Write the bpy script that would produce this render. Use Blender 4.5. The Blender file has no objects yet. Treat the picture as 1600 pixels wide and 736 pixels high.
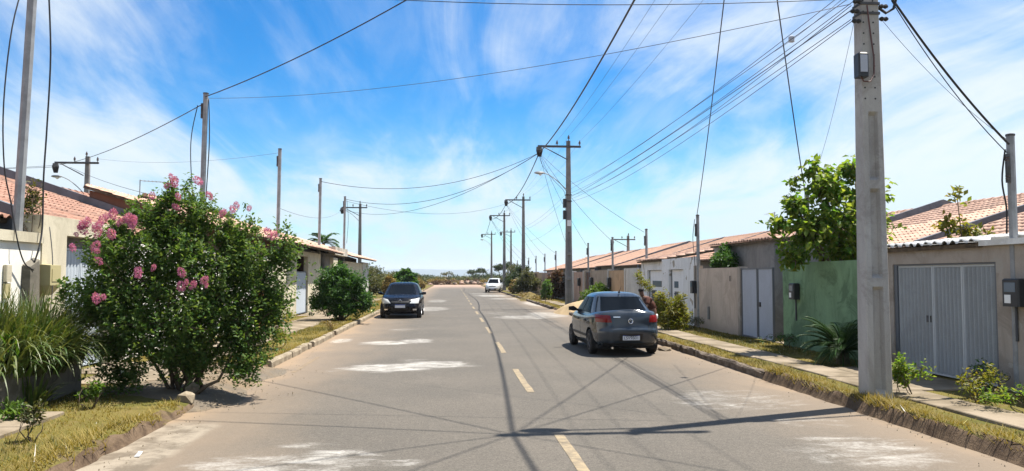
import bpy, bmesh, math, random
import numpy as np
from mathutils import Vector, Matrix
from mathutils.bvhtree import BVHTree
R = math.radians
scene = bpy.context.scene
col = scene.collection
random.seed(7)
rng = np.random.default_rng(7)

# ------------------------------------------------------------------ camera, world, sun, exposure
cd = bpy.data.cameras.new('camera'); cam = bpy.data.objects.new('camera', cd); col.objects.link(cam)
cd.sensor_width = 36.0; cd.lens = 27.0; cd.clip_start = .1; cd.clip_end = 30000
cam.location = (0, 0, 1.8)
cam.rotation_euler = (R(90) + math.atan(64 / 1200), 0, -math.atan(93 / 1200))
scene.camera = cam
SUN_EL, SUN_AZ = R(67.4), math.atan2(3.44, 1.27)          # azimuth clockwise from +Y
sv = Vector((math.cos(SUN_EL) * math.sin(SUN_AZ), math.cos(SUN_EL) * math.cos(SUN_AZ), math.sin(SUN_EL)))
sl = bpy.data.lights.new('sun', 'SUN'); sl.energy = 5.0; sl.angle = R(.53); sl.color = (1, .94, .85)
so = bpy.data.objects.new('sun', sl); col.objects.link(so); so.location = (30, 20, 60)
so.rotation_euler = sv.to_track_quat('Z', 'Y').to_euler()
vs = scene.view_settings
vs.view_transform = 'Standard'; vs.look = 'None'; vs.gamma = 1; vs.use_curve_mapping = False; vs.exposure = 1.2
scene.cycles.max_bounces = 6; scene.cycles.transparent_max_bounces = 8
scene.cycles.use_adaptive_sampling = False; scene.cycles.sample_clamp_indirect = 3; scene.cycles.caustics_reflective = False; scene.cycles.caustics_refractive = False


class NT:
    """small node-tree helper"""
    def __init__(s, tree): s.t = tree; s.n = tree.nodes; s.l = tree.links
    def new(s, typ, **kw):
        n = s.n.new(typ)
        for k, v in kw.items(): setattr(n, k, v)
        return n
    def put(s, sock, v):
        if isinstance(v, bpy.types.NodeSocket): s.l.new(v, sock)
        elif v is not None: sock.default_value = v
    def math(s, op, a, b=None, c=None, clamp=False):
        n = s.new('ShaderNodeMath', operation=op, use_clamp=clamp)
        s.put(n.inputs[0], a); s.put(n.inputs[1], b)
        if c is not None: s.put(n.inputs[2], c)
        return n.outputs[0]
    def mix(s, f, a, b, mode='MIX'):
        n = s.new('ShaderNodeMixRGB', blend_type=mode)
        s.put(n.inputs[0], f); s.put(n.inputs[1], c4(a)); s.put(n.inputs[2], c4(b)); return n.outputs[0]
    def ramp(s, f, lo, hi):
        n = s.new('ShaderNodeMapRange', interpolation_type='SMOOTHSTEP')
        s.put(n.inputs[0], f); n.inputs[1].default_value = lo; n.inputs[2].default_value = hi; return n.outputs[0]
    def noise(s, vec, scale, detail=4, rough=.55, dist=0):
        n = s.new('ShaderNodeTexNoise'); s.put(n.inputs['Vector'], vec)
        n.inputs['Scale'].default_value = scale; n.inputs['Detail'].default_value = detail
        n.inputs['Roughness'].default_value = rough; n.inputs['Distortion'].default_value = dist
        return n.outputs[0]
    def mapping(s, vec, scale=(1, 1, 1), loc=(0, 0, 0), rot=(0, 0, 0)):
        n = s.new('ShaderNodeMapping'); s.put(n.inputs[0], vec)
        n.inputs['Location'].default_value = loc; n.inputs['Rotation'].default_value = rot; n.inputs['Scale'].default_value = scale
        return n.outputs[0]
    def sep(s, vec):
        n = s.new('ShaderNodeSeparateXYZ'); s.put(n.inputs[0], vec); return n.outputs
    def comb(s, x, y, z):
        n = s.new('ShaderNodeCombineXYZ')
        s.put(n.inputs[0], x); s.put(n.inputs[1], y); s.put(n.inputs[2], z); return n.outputs[0]


def c4(c):
    if isinstance(c, (tuple, list)): return tuple(c[:3]) + (1,)
    return c
def S(r, g, b):
    f = lambda v: (v / 255 / 12.92) if v / 255 <= .04045 else ((v / 255 + .055) / 1.055) ** 2.4
    return (f(r), f(g), f(b))


world = bpy.data.worlds.new('World'); scene.world = world; world.use_nodes = True
W = NT(world.node_tree); W.n.clear()
sky = W.new('ShaderNodeTexSky', sky_type='NISHITA'); sky.sun_disc = False
sky.sun_elevation = SUN_EL; sky.sun_rotation = SUN_AZ
sky.air_density = 1.0; sky.dust_density = .25; sky.ozone_density = 3.5; sky.altitude = 50
tc = W.new('ShaderNodeTexCoord')
dx, dy, dz = W.sep(tc.outputs['Generated'])
zz = W.math('ADD', W.math('MAXIMUM', dz, 0.0), .16)
pv = W.comb(W.math('DIVIDE', dx, zz), W.math('DIVIDE', dy, zz), 0.0)
n1 = W.noise(W.mapping(pv, (.75, .42, 1), (3.1, 1.7, 0), (0, 0, R(-32))), 1.25, 9, .58, .6)
n2 = W.noise(W.mapping(pv, (1.0, .30, 1), (9.4, 5.2, 0), (0, 0, R(-58))), 2.6, 9, .62, 1.1)
n3 = W.noise(W.mapping(tc.outputs['Generated'], (4.2, 4.2, 15.0), (1.3, 7.7, 2.0)), 1.6, 8, .6, .4)
az = W.math('ARCTAN2', dx, dy)
el = W.math('ARCSINE', dz)
qa = W.math('POWER', W.math('DIVIDE', W.math('SUBTRACT', az, -.03), .36), 2.0)
qe = W.math('POWER', W.math('DIVIDE', W.math('SUBTRACT', el, .28), .20), 2.0)
blue = W.math('POWER', 2.718, W.math('MULTIPLY', W.math('ADD', qa, qe), -1.0))
low = W.ramp(el, .20, .02)
cl = W.math('ADD', W.math('MULTIPLY', n1, .66), W.math('MULTIPLY', n2, .56)); cl = W.math('SUBTRACT', cl, .11)
cl = W.math('ADD', cl, W.math('MULTIPLY', low, W.math('SUBTRACT', W.math('MULTIPLY', n3, .75), .19)))
cl = W.math('SUBTRACT', cl, W.math('MULTIPLY', blue, .165))
side_ = W.math('MULTIPLY', W.ramp(W.math('ABSOLUTE', W.math('SUBTRACT', az, .0)), .16, .42), W.ramp(el, .50, .22))
cl = W.math('ADD', cl, W.math('MULTIPLY', side_, W.math('ADD', .060, W.math('MULTIPLY', W.ramp(az, .15, .5), .03))))
n4 = W.noise(W.mapping(pv, (1.6, .36, 1), (2.2, 8.1, 0), (0, 0, R(-44))), 2.6, 8, .60, .35)
mask = W.math('MULTIPLY', W.ramp(cl, .33, .72), .90)
mask = W.math('MAXIMUM', mask, W.math('MULTIPLY', W.ramp(n4, .40, .80), .30))
hs = W.new('ShaderNodeHueSaturation'); hs.inputs['Saturation'].default_value = 1.55; hs.inputs['Value'].default_value = 1.0
W.l.new(sky.outputs[0], hs.inputs['Color'])
skyc = W.mix(1.0, hs.outputs[0], (.66, 1.07, 1.12), 'MULTIPLY')
cloudc = W.mix(W.ramp(el, .16, .0), (6.1, 6.55, 6.8), (4.2, 5.4, 6.4))
skyf = W.mix(mask, skyc, cloudc)
bg = W.new('ShaderNodeBackground'); W.l.new(skyf, bg.inputs[0]); bg.inputs[1].default_value = .066
wo = W.new('ShaderNodeOutputWorld'); W.l.new(bg.outputs[0], wo.inputs[0])

# ------------------------------------------------------------------ helpers
def tag(o, label=None, cat=None, group=None, kind=None):
    if label: o['label'] = label
    if cat: o['category'] = cat
    if group: o['group'] = group
    if kind: o['kind'] = kind
    return o
def empty(name, loc, label, cat, group=None, rz=0):
    o = bpy.data.objects.new(name, None); col.objects.link(o); o.empty_display_size = .2
    o.location = loc; o.rotation_euler.z = rz
    return tag(o, label, cat, group)
def wloc(p):
    v = Vector(p.location)
    while p.parent: p = p.parent; v += p.location
    return v


class MB:
    """collects shapes in world coordinates, links them as one mesh object"""
    def __init__(s): s.v = []; s.f = []
    def add(s, vs, fs):
        b = len(s.v); s.v += [tuple(v) for v in vs]; s.f += [tuple(i + b for i in f) for f in fs]; return s
    def box(s, x0, x1, y0, y1, z0, z1):
        return s.add([(x0, y0, z0), (x1, y0, z0), (x1, y1, z0), (x0, y1, z0), (x0, y0, z1), (x1, y0, z1), (x1, y1, z1), (x0, y1, z1)],
                     [(0, 3, 2, 1), (4, 5, 6, 7), (0, 1, 5, 4), (1, 2, 6, 5), (2, 3, 7, 6), (3, 0, 4, 7)])
    def cbox(s, x0, x1, y0, y1, z0, z1, b=.02):
        """box with chamfered upright edges and top"""
        def ring(d, z): 
            x, X, y, Y = x0 + d, x1 - d, y0 + d, y1 - d
            return [(x + b, y, z), (X - b, y, z), (X, y + b, z), (X, Y - b, z), (X - b, Y, z), (x + b, Y, z), (x, Y - b, z), (x, y + b, z)]
        return s.loft([ring(0, z0), ring(0, z1 - b), ring(b, z1)])
    def loft(s, rings, caps=True, closed=True):
        n = len(rings[0]); b = len(s.v)
        for r in rings: s.v += [tuple(p) for p in r]
        for k in range(len(rings) - 1):
            for i in range(n if closed else n - 1):
                j = (i + 1) % n
                s.f.append((b + k * n + i, b + k * n + j, b + (k + 1) * n + j, b + (k + 1) * n + i))
        if caps:
            s.f.append(tuple(b + i for i in reversed(range(n))))
            s.f.append(tuple(b + (len(rings) - 1) * n + i for i in range(n)))
        return s
    def tube(s, pts, r, n=6, caps=True):
        pts = [Vector(p) for p in pts]
        rs = r if isinstance(r, (list, tuple)) else [r] * len(pts)
        rings = []; prev = None
        for i, p in enumerate(pts):
            d = (pts[min(i + 1, len(pts) - 1)] - pts[max(i - 1, 0)]).normalized()
            if prev is None:
                u = d.cross(Vector((0, 0, 1)) if abs(d.z) < .9 else Vector((1, 0, 0))).normalized()
            else:
                u = (prev - d * prev.dot(d)).normalized()
            prev = u; w = d.cross(u)
            rings.append([p + (u * math.cos(2 * math.pi * k / n) + w * math.sin(2 * math.pi * k / n)) * rs[i] for k in range(n)])
        return s.loft(rings, caps)
    def lathe(s, prof, c=(0, 0, 0), n=16, axis='z'):
        rings = []
        for r, h in prof:
            ring = []
            for k in range(n):
                a = 2 * math.pi * k / n; p = (r * math.cos(a), r * math.sin(a), h)
                if axis == 'x': p = (p[2], p[0], p[1])
                if axis == 'y': p = (p[1], p[2], p[0])
                ring.append((p[0] + c[0], p[1] + c[1], p[2] + c[2]))
            rings.append(ring)
        return s.loft(rings)
    def np(s, V, F):
        b = len(s.v); s.v += [tuple(v) for v in V.tolist()]; s.f += [tuple(i + b for i in f) for f in F.tolist()]; return s
    def build(s, name, mat, parent=None, origin=None, smooth=False, mods=None):
        org = wloc(parent) if parent else Vector(origin or (0, 0, 0))
        me = bpy.data.meshes.new(name)
        me.from_pydata([(v[0] - org.x, v[1] - org.y, v[2] - org.z) for v in s.v], [], s.f)
        me.materials.append(mat)
        if smooth:
            me.polygons.foreach_set('use_smooth', [True] * len(me.polygons))
            if smooth is not True: me.set_sharp_from_angle(angle=R(smooth))
        o = bpy.data.objects.new(name, me); col.objects.link(o)
        if parent: o.parent = parent
        else: o.location = org
        return o


def npmesh(name, V, F, mat, parent=None, origin=(0, 0, 0), smooth=False):
    """fast mesh from numpy arrays; F is (n,3) or (n,4)"""
    org = np.array(wloc(parent) if parent else origin, float)
    me = bpy.data.meshes.new(name)
    V = (np.asarray(V, float) - org).astype(np.float32); F = np.asarray(F, np.int32); k = F.shape[1]
    me.vertices.add(len(V)); me.vertices.foreach_set('co', V.ravel())
    me.loops.add(F.size); me.loops.foreach_set('vertex_index', F.ravel())
    me.polygons.add(len(F)); me.polygons.foreach_set('loop_start', np.arange(0, F.size, k, dtype=np.int32))
    me.polygons.foreach_set('loop_total', np.full(len(F), k, np.int32))
    if smooth: me.polygons.foreach_set('use_smooth', np.ones(len(F), bool))
    me.update(calc_edges=True); me.validate()
    me.materials.append(mat)
    o = bpy.data.objects.new(name, me); col.objects.link(o)
    if parent: o.parent = parent
    else: o.location = tuple(org)
    return o
def share(name, me, parent, loc, rot=None, scale=None):
    o = bpy.data.objects.new(name, me); col.objects.link(o); o.parent = parent
    o.location = Vector(loc) - (wloc(parent) if parent else Vector())
    if rot is not None: o.rotation_euler = rot
    if scale is not None: o.scale = scale
    return o
def copy_tree(o, loc, label=None, rz=None, parent=None):
    c = o.copy(); col.objects.link(c)
    if parent is None:
        c.location = loc
        if rz is not None: c.rotation_euler.z = rz
        if label: c['label'] = label
    else: c.parent = parent
    for ch in list(o.children): copy_tree(ch, None, parent=c)
    return c

# ------------------------------------------------------------------ materials
def base_mat(name):
    m = bpy.data.materials.new(name); m.use_nodes = True
    T = NT(m.node_tree); b = T.n['Principled BSDF']
    return m, T, b
def obj_vec(T): return T.new('ShaderNodeTexCoord').outputs['Object']
def bump(T, b, h, strength=.3, dist=.02):
    n = T.new('ShaderNodeBump'); n.inputs['Strength'].default_value = strength; n.inputs['Distance'].default_value = dist
    T.put(n.inputs['Height'], h); T.l.new(n.outputs[0], b.inputs['Normal'])
def mat(name, c1, c2=None, scale=3., rough=.85, spec=.3, metal=0, bs=60., bstr=.25, bd=.01, lo=.35, hi=.65, grain=.12, coat=0):
    """two-tone noise, fine grain, bump"""
    m, T, b = base_mat(name); v = obj_vec(T)
    c2 = c2 or tuple(x * .8 for x in c1)
    n = T.noise(v, scale, 6, .6)
    g = T.noise(v, bs, 3, .6)
    c = T.mix(T.ramp(n, lo, hi), c1, c2)
    c = T.mix(1.0, c, T.comb(*[T.math('ADD', T.math('MULTIPLY', g, grain * 2), 1 - grain)] * 3), 'MULTIPLY')
    T.l.new(c, b.inputs['Base Color'])
    b.inputs['Roughness'].default_value = rough; b.inputs['Specular IOR Level'].default_value = spec; b.inputs['Metallic'].default_value = metal
    if coat: b.inputs['Coat Weight'].default_value = coat; b.inputs['Coat Roughness'].default_value = .06
    if bstr: bump(T, b, g, bstr, bd)
    return m
def plaster(name, c, stain=(.12, .10, .08), amount=.55, streak=.6, damp=.35, patch=None, patch_c=None, lo=.46):
    """rendered wall: runs of dirt from the top, mottling, splashed foot"""
    m, T, b = base_mat(name); v = obj_vec(T); x, y, z = T.sep(v)
    n = T.noise(T.mapping(v, (1, 1, .30)), 2.1, 8, .68, .6)
    blot = T.noise(v, 1.3, 9, .70, .7)
    fine = T.noise(v, 55, 4, .65)
    f1 = T.math('MULTIPLY', T.ramp(n, lo - .04, lo + .24), streak * .85)
    f2 = T.math('MULTIPLY', T.ramp(blot, .44, .62), amount)
    foot = T.math('MULTIPLY', T.ramp(T.math('ADD', z, T.math('MULTIPLY', blot, -.55)), .25, -.30), damp)
    f = T.math('MAXIMUM', T.math('MAXIMUM', f1, f2), foot)
    cc = T.mix(f, c, stain)
    if patch_c: cc = T.mix(T.ramp(T.noise(v, patch, 5, .6, .3), .60, .63), cc, patch_c)
    cc = T.mix(1.0, cc, T.comb(*[T.math('ADD', T.math('MULTIPLY', fine, .30), .85)] * 3), 'MULTIPLY')
    T.l.new(cc, b.inputs['Base Color']); b.inputs['Roughness'].default_value = .9; b.inputs['Specular IOR Level'].default_value = .2
    bump(T, b, T.math('ADD', fine, T.math('MULTIPLY', blot, .7)), .35, .012)
    return m
def leafmat(name, cols, rough=.5, trans=.35, spec=.35):
    m, T, b = base_mat(name)
    g = T.new('ShaderNodeNewGeometry')
    r = T.new('ShaderNodeValToRGB'); T.l.new(g.outputs['Random Per Island'], r.inputs[0])
    els = r.color_ramp.elements
    for i, c in enumerate(cols):
        p = i / (len(cols) - 1)
        e = els[0] if i == 0 else (els[1] if i == len(cols) - 1 else els.new(p))
        e.position = p; e.color = c4(c)
    els[0].color = c4(cols[0])
    n = T.noise(obj_vec(T), 1.7, 3, .5)
    c = T.mix(1.0, r.outputs[0], T.comb(*[T.math('ADD', T.math('MULTIPLY', n, .9), .55)] * 3), 'MULTIPLY')
    T.l.new(c, b.inputs['Base Color']); b.inputs['Roughness'].default_value = rough; b.inputs['Specular IOR Level'].default_value = spec
    t = T.new('ShaderNodeBsdfTranslucent'); T.l.new(T.mix(1.0, c, (1.25, 1.2, .5), 'MULTIPLY'), t.inputs[0])
    mx = T.new('ShaderNodeMixShader'); mx.inputs[0].default_value = trans
    T.l.new(b.outputs[0], mx.inputs[1]); T.l.new(t.outputs[0], mx.inputs[2])
    T.l.new(mx.outputs[0], T.n['Material Output'].inputs[0])
    return m
def tilemat(name, c1, c2, c3, old=.5):
    """clay tile: tone changes from tile to tile, lichen on top"""
    m, T, b = base_mat(name); g = T.new('ShaderNodeNewGeometry')
    oi = T.new('ShaderNodeObjectInfo'); v = g.outputs['Position']
    wn = T.new('ShaderNodeTexWhiteNoise'); wn.noise_dimensions = '3D'
    sn = T.new('ShaderNodeVectorMath', operation='SNAP'); T.l.new(v, sn.inputs[0]); sn.inputs[1].default_value = (.42, .22, 50)
    T.l.new(sn.outputs[0], wn.inputs[0])
    rnd = T.math('FRACT', T.math('ADD', wn.outputs[0], oi.outputs['Random']))
    c = T.mix(rnd, c1, c2)
    d = T.noise(v, .9, 7, .65, .3); d2 = T.noise(v, 9, 5, .7)
    c = T.mix(T.math('MULTIPLY', T.ramp(T.math('ADD', T.math('MULTIPLY', d, .6), T.math('MULTIPLY', d2, .4)), .45, .68), old), c, c3)
    T.l.new(c, b.inputs['Base Color']); b.inputs['Roughness'].default_value = .85; b.inputs['Specular IOR Level'].default_value = .25
    bump(T, b, d2, .3, .01)
    return m
def flat(name, c, rough=.5, spec=.4, metal=0, coat=0):
    m, T, b = base_mat(name)
    v = obj_vec(T); n = T.noise(v, 14, 4, .6)
    T.l.new(T.mix(1.0, c, T.comb(*[T.math('ADD', T.math('MULTIPLY', n, .16), .92)] * 3), 'MULTIPLY'), b.inputs['Base Color'])
    T.l.new(T.math('ADD', T.math('MULTIPLY', n, .14), rough - .07), b.inputs['Roughness'])
    b.inputs['Specular IOR Level'].default_value = spec; b.inputs['Metallic'].default_value = metal
    if coat: b.inputs['Coat Weight'].default_value = coat; b.inputs['Coat Roughness'].default_value = .04
    return m
def emit_free_glass(name, c, rough=.05):
    m, T, b = base_mat(name)
    b.inputs['Base Color'].default_value = c4(c); b.inputs['Roughness'].default_value = rough
    b.inputs['Specular IOR Level'].default_value = .32; b.inputs['IOR'].default_value = 1.5
    return m

MT = {}
MT['darkconcrete'] = plaster('dark_concrete', (.17, .155, .125), (.05, .048, .035), .7, .8, .4)  # dark base tone; on the planter it carries the grass shade in its colour
MT['concrete'] = mat('concrete_grey', (.36, .345, .32), (.25, .24, .225), 2.2, .9, .2, bs=70, bstr=.35, grain=.2)
MT['pole'] = plaster('pole_concrete', (.41, .395, .375), (.20, .185, .17), .6, .65, .3, lo=.42)
MT['polefar'] = mat('pole_concrete_weathered', (.24, .23, .22), (.18, .17, .165), 1.6, .9, .2, bs=45, bstr=.2, grain=.15)
MT['kerb'] = mat('kerb_concrete', (.30, .255, .185), (.18, .145, .10), 3, .95, .15, bs=35, bstr=.6, bd=.02, grain=.25)
MT['kerbdirt'] = mat('kerb_earthy', (.17, .14, .11), (.085, .065, .048), 5, .95, .1, bs=30, bstr=.8, bd=.03, grain=.3)
MT['slab'] = mat('path_concrete', (.25, .205, .15), (.13, .105, .07), 1.3, .95, .15, bs=40, bstr=.4, grain=.2)
MT['steel'] = mat('galvanised_steel', (.30, .31, .32), (.22, .225, .23), 4, .55, .4, metal=.25, bs=80, bstr=.05)
MT['dark'] = flat('black_plastic', (.018, .018, .02), .5)
MT['cable'] = flat('cable_sheath', (.014, .014, .016), .55)
MT['cablegrey'] = flat('cable_grey', (.06, .062, .07), .55)
MT['iron'] = mat('crossarm_iron', (.09, .09, .10), (.06, .055, .05), 5, .6, .3, metal=.3, bstr=.05)
MT['porcelain'] = flat('porcelain_brown', (.07, .05, .045), .25)
MT['greybox'] = flat('grey_meter_box', (.16, .165, .17), .5)
MT['darkbox'] = flat('dark_meter_box', (.022, .024, .027), .45)
MT['white'] = flat('white_label', (.75, .76, .76), .5)
MT['boxglass'] = emit_free_glass('box_window', (.10, .14, .19), .12)
MT['beigebox'] = flat('beige_meter_box', (.40, .35, .18), .5)
MT['bark'] = mat('bark', (.13, .10, .07), (.07, .055, .04), 9, .95, .1, bs=40, bstr=.6)
MT['tile_new'] = tilemat('clay_tile_pale', (.56, .375, .285), (.45, .28, .205), (.24, .165, .125), .6)
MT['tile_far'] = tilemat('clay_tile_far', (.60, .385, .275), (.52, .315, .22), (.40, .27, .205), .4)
MT['tile_old'] = tilemat('clay_tile_old', (.35, .20, .145), (.26, .14, .10), (.12, .085, .068), .85)
MT['parapet'] = plaster('parapet_render', (.15, .165, .19), (.07, .07, .072), .6, .6, 0)
MT['rubblestone'] = mat('rubble_stone', (.24, .18, .13), (.15, .10, .07), 2, .95, .1, bs=20, bstr=.6)
MT['gate_blue'] = plaster('gate_blue_grey_paint', (.31, .335, .355), (.20, .21, .215), .35, .45, .1)
MT['gate_edge'] = flat('gate_edge_paint', (.42, .45, .47), .5)
MT['gate_pale'] = plaster('gate_pale_paint', (.40, .43, .50), (.30, .31, .34), .25, .4, .1)
MT['gate_light'] = plaster('gate_light_blue', (.44, .49, .53), (.30, .33, .36), .25, .3, .15)
MT['gate_frame'] = flat('gate_dark_frame', (.10, .11, .125), .5)
MT['whitedoor'] = plaster('white_door_paint', (.74, .76, .78), (.50, .50, .50), .2, .3, .2)
MT['w_white_left'] = plaster('white_wall_aged', (.78, .76, .69), (.55, .50, .40), .25, .3, .5)
MT['w_cream'] = plaster('cream_pier_render', (.56, .51, .385), (.35, .31, .22), .65, .6, .5)
MT['w_white'] = plaster('white_wall_peeling', (.70, .71, .72), (.42, .43, .42), .25, .6, .5, 1.9, (.33, .30, .25))
MT['w_beige'] = plaster('beige_wall_stained', (.52, .43, .355), (.30, .245, .20), .5, .75, .7)
MT['w_green'] = plaster('green_wall_mouldy', (.19, .305, .175), (.075, .125, .07), .75, .75, .5, lo=.46)
MT['w_garage'] = plaster('garage_wall_render', (.36, .315, .27), (.19, .16, .13), .6, .5, .8, 2.2, (.34, .31, .27))
MT['w_grey'] = plaster('grey_bare_render', (.22, .215, .205), (.115, .11, .105), .6, .75, 0)
MT['w_brown'] = plaster('brown_side_wall', (.155, .085, .06), (.10, .055, .04), .4, .5, 0)
MT['w_brick'] = plaster('orange_brickwork', (.50, .22, .09), (.30, .16, .09), .5, .4, .3)
FAR = [plaster('far_wall_%s' % n, c, tuple(x * .5 for x in c), .5, .6, .5) for n, c in
       (('pale', (.52, .51, .48)), ('tan', (.42, .30, .19)), ('sand', (.38, .31, .245)), ('pink', (.40, .275, .215)),
        ('grey', (.30, .29, .28)), ('brown', (.30, .21, .16)), ('cream', (.48, .42, .32)))]

# road: weathered asphalt, dusty edges, spilled white lime with its own outline
def road_mat():
    m, T, b = base_mat('asphalt_weathered'); v = obj_vec(T); x, y, z = T.sep(v)
    big = T.noise(v, .35, 5, .6); mid = T.noise(T.mapping(v, (1, .35, 1)), 1.4, 6, .65); fine = T.noise(v, 60, 3, .7); sp = T.noise(v, 150, 2, .5)
    c = T.mix(T.ramp(big, .3, .7), (.080, .072, .060), (.100, .088, .072))
    c = T.mix(T.math('MULTIPLY', T.ramp(mid, .5, .75), .45), c, (.125, .109, .09))
    c = T.mix(1.0, c, T.comb(*[T.math('ADD', T.math('MULTIPLY', fine, .95), .52)] * 3), 'MULTIPLY')
    g2 = T.noise(v, 30, 6, .85)
    c = T.mix(1.0, c, T.comb(*[T.math('ADD', T.math('MULTIPLY', g2, 2.3), -.12)] * 3), 'MULTIPLY')
    g3 = T.noise(v, 11, 9, .9)
    c = T.mix(1.0, c, T.comb(*[T.math('ADD', T.math('MULTIPLY', g3, 1.5), .25)] * 3), 'MULTIPLY')
    c = T.mix(T.ramp(sp, .60, .75), c, (.24, .21, .18))
    c = T.mix(T.math('MULTIPLY', T.ramp(T.noise(v, 22, 4, .7), .58, .72), .5), c, (.05, .045, .038))
    # tyre-worn paler lanes are dust free; dust gathers towards the kerbs
    wob = T.math('MULTIPLY', T.math('SUBTRACT', T.noise(T.mapping(v, (1, .5, 1)), .9, 7, .65), .5), 1.9)
    el_ = T.math('ADD', T.math('SUBTRACT', -2.0, x), wob)
    er_ = T.math('ADD', T.math('SUBTRACT', x, 4.25), wob)
    e = T.math('MAXIMUM', el_, er_)
    c = T.mix(T.math('MULTIPLY', T.ramp(e, -.8, 1.3), .70), c, (.20, .152, .106))
    c = T.mix(T.math('MULTIPLY', T.ramp(e, .9, 1.6), .70), c, (.26, .185, .115))
    gm = T.math('MULTIPLY', T.ramp(T.math('ADD', x, T.math('MULTIPLY', wob, .10)), -2.74, -2.90), T.ramp(T.math('ADD', y, T.math('MULTIPLY', wob, .5)), 10.0, 9.4))
    gc = T.mix(T.ramp(T.noise(v, 2.3, 8, .7), .40, .62), (.25, .215, .165), (.115, .095, .07))
    c = T.mix(T.math('MULTIPLY', gm, .85), c, T.mix(1.0, gc, T.comb(*[T.math('ADD', T.math('MULTIPLY', fine, .7), .65)] * 3), 'MULTIPLY'))
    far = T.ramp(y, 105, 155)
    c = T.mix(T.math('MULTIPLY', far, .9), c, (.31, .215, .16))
    # lime spills: centre x, centre y, half sizes, strength
    SP = [(-1.25, 15.45, 1.1, .85, .95), (-.35, 15.9, .85, .75, .95), (.25, 15.7, .5, .32, .6), (-1.95, 14.95, .5, .38, .6), (-.7, 16.7, .5, .4, .5), (-1.8, 21.2, .8, .8, .9), (-1.0, 21.7, .6, .9, .85), (-1.65, 26.4, .55, .8, .55), (-1.3, 43, 1.3, 3.5, .75), (-1.1, 57, .9, 4, .7),
          (-1.9, 7.6, .7, .5, .75), (-1.1, 7.8, .5, .6, .7), (-1.5, 7.2, .8, .35, .7), (-.6, 7.6, .4, .2, .6), (-1.5, 8.45, .45, .22, .6), (3.1, 34.0, 1.5, 2.0, .75), (4.5, 36.2, 1.1, 3.2, .8), (2.6, 36.8, .9, 1.0, .5), (5.6, 50.5, 1.1, 5.5, .9), (4.2, 62, 1.6, 2.2, .8),
          (4.1, 11.1, 1.1, 1.2, .58), (4.3, 7.75, 1.0, .85, .66), (3.7, 72, 1.9, 4.5, .9), (2.8, 80, 1.2, 3, .7), (4.4, 9.3, .6, .5, .5), (-3.1, 22.0, .35, .9, .8), (2.2, 38, .9, 1.2, .5), (-2.3, 31, .5, 1.1, .4)]
    tot = None
    for (cx, cy, rx, ry, k) in SP:
        d = T.math('ADD', T.math('POWER', T.math('DIVIDE', T.math('SUBTRACT', x, cx), rx), 2.0), T.math('POWER', T.math('DIVIDE', T.math('SUBTRACT', y, cy), ry), 2.0))
        f = T.math('MULTIPLY', T.math('SUBTRACT', 1.35, d, clamp=True), k)
        tot = f if tot is None else T.math('MAXIMUM', tot, f)
    ln = T.noise(T.mapping(v, (.8, 1.7, 1)), 2.2, 11, .74, .6)
    lf = T.noise(v, 26, 5, .75)
    lm = T.ramp(T.math('ADD', T.math('ADD', T.math('MULTIPLY', tot, .42), T.math('MULTIPLY', ln, 1.15)), T.math('MULTIPLY', lf, .38)), .92, 1.40)
    lm = T.math('MULTIPLY', lm, T.ramp(tot, .0, .55))
    c = T.mix(T.math('MULTIPLY', lm, .86), c, (.43, .415, .38))
    T.l.new(c, b.inputs['Base Color']); b.inputs['Roughness'].default_value = .88; b.inputs['Specular IOR Level'].default_value = .25
    bump(T, b, T.math('ADD', fine, T.math('MULTIPLY', sp, .6)), .35, .006)
    return m
MT['road'] = road_mat()
MT['paint'] = mat('road_paint_worn', (.27, .215, .135), (.17, .14, .10), 7, .85, .2, bs=50, bstr=.2, grain=.3)
MT['edgepaint'] = mat('edge_line_dusty', (.205, .155, .10), (.16, .125, .09), 3, .9, .2, bs=50, bstr=.2, grain=.3)
def soil_mat(name, cs, slope=False):
    m, T, b = base_mat(name); v = obj_vec(T)
    a = T.noise(v, .55, 7, .62, .3); d = T.noise(v, 3.5, 6, .65); f = T.noise(v, 45, 4, .7)
    c = T.mix(T.ramp(a, .4, .62), cs[0], cs[1]); c = T.mix(T.math('MULTIPLY', T.ramp(d, .48, .68), .7), c, cs[2])
    c = T.mix(1.0, c, T.comb(*[T.math('ADD', T.math('MULTIPLY', f, .8), .6)] * 3), 'MULTIPLY')
    if slope:
        nz = T.sep(T.new('ShaderNodeNewGeometry').outputs['True Normal'])[2]
        e = T.mix(T.ramp(d, .4, .62), (.13, .092, .06), (.07, .048, .032)); e = T.mix(1.0, e, T.comb(*[T.math('ADD', T.math('MULTIPLY', f, .9), .55)] * 3), 'MULTIPLY')
        c = T.mix(T.ramp(T.math('ADD', nz, T.math('MULTIPLY', T.math('SUBTRACT', d, .5), .25)), .90, .72), c, e)
    T.l.new(c, b.inputs['Base Color']); b.inputs['Roughness'].default_value = .95; b.inputs['Specular IOR Level'].default_value = .1
    bump(T, b, T.math('ADD', f, d), .6, .03)
    return m
MT['verge'] = soil_mat('verge_soil', ((.135, .112, .032), (.085, .084, .020), (.16, .12, .05)), True)
MT['gravel'] = soil_mat('gravelly_earth', ((.17, .125, .08), (.135, .115, .09), (.22, .175, .12)))
MT['field'] = soil_mat('dry_field', ((.30, .20, .135), (.20, .15, .085), (.30, .19, .13)))
MT['sand'] = soil_mat('building_sand', ((.33, .245, .14), (.36, .27, .16), (.28, .205, .115)))
MT['straw'] = soil_mat('straw_heap', ((.14, .105, .04), (.10, .085, .03), (.10, .07, .025)))
MT['hill'] = mat('hill_blue', (.06, .10, .12), (.04, .08, .10), .002, .95, .0, bs=.01, bstr=0)

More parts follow.
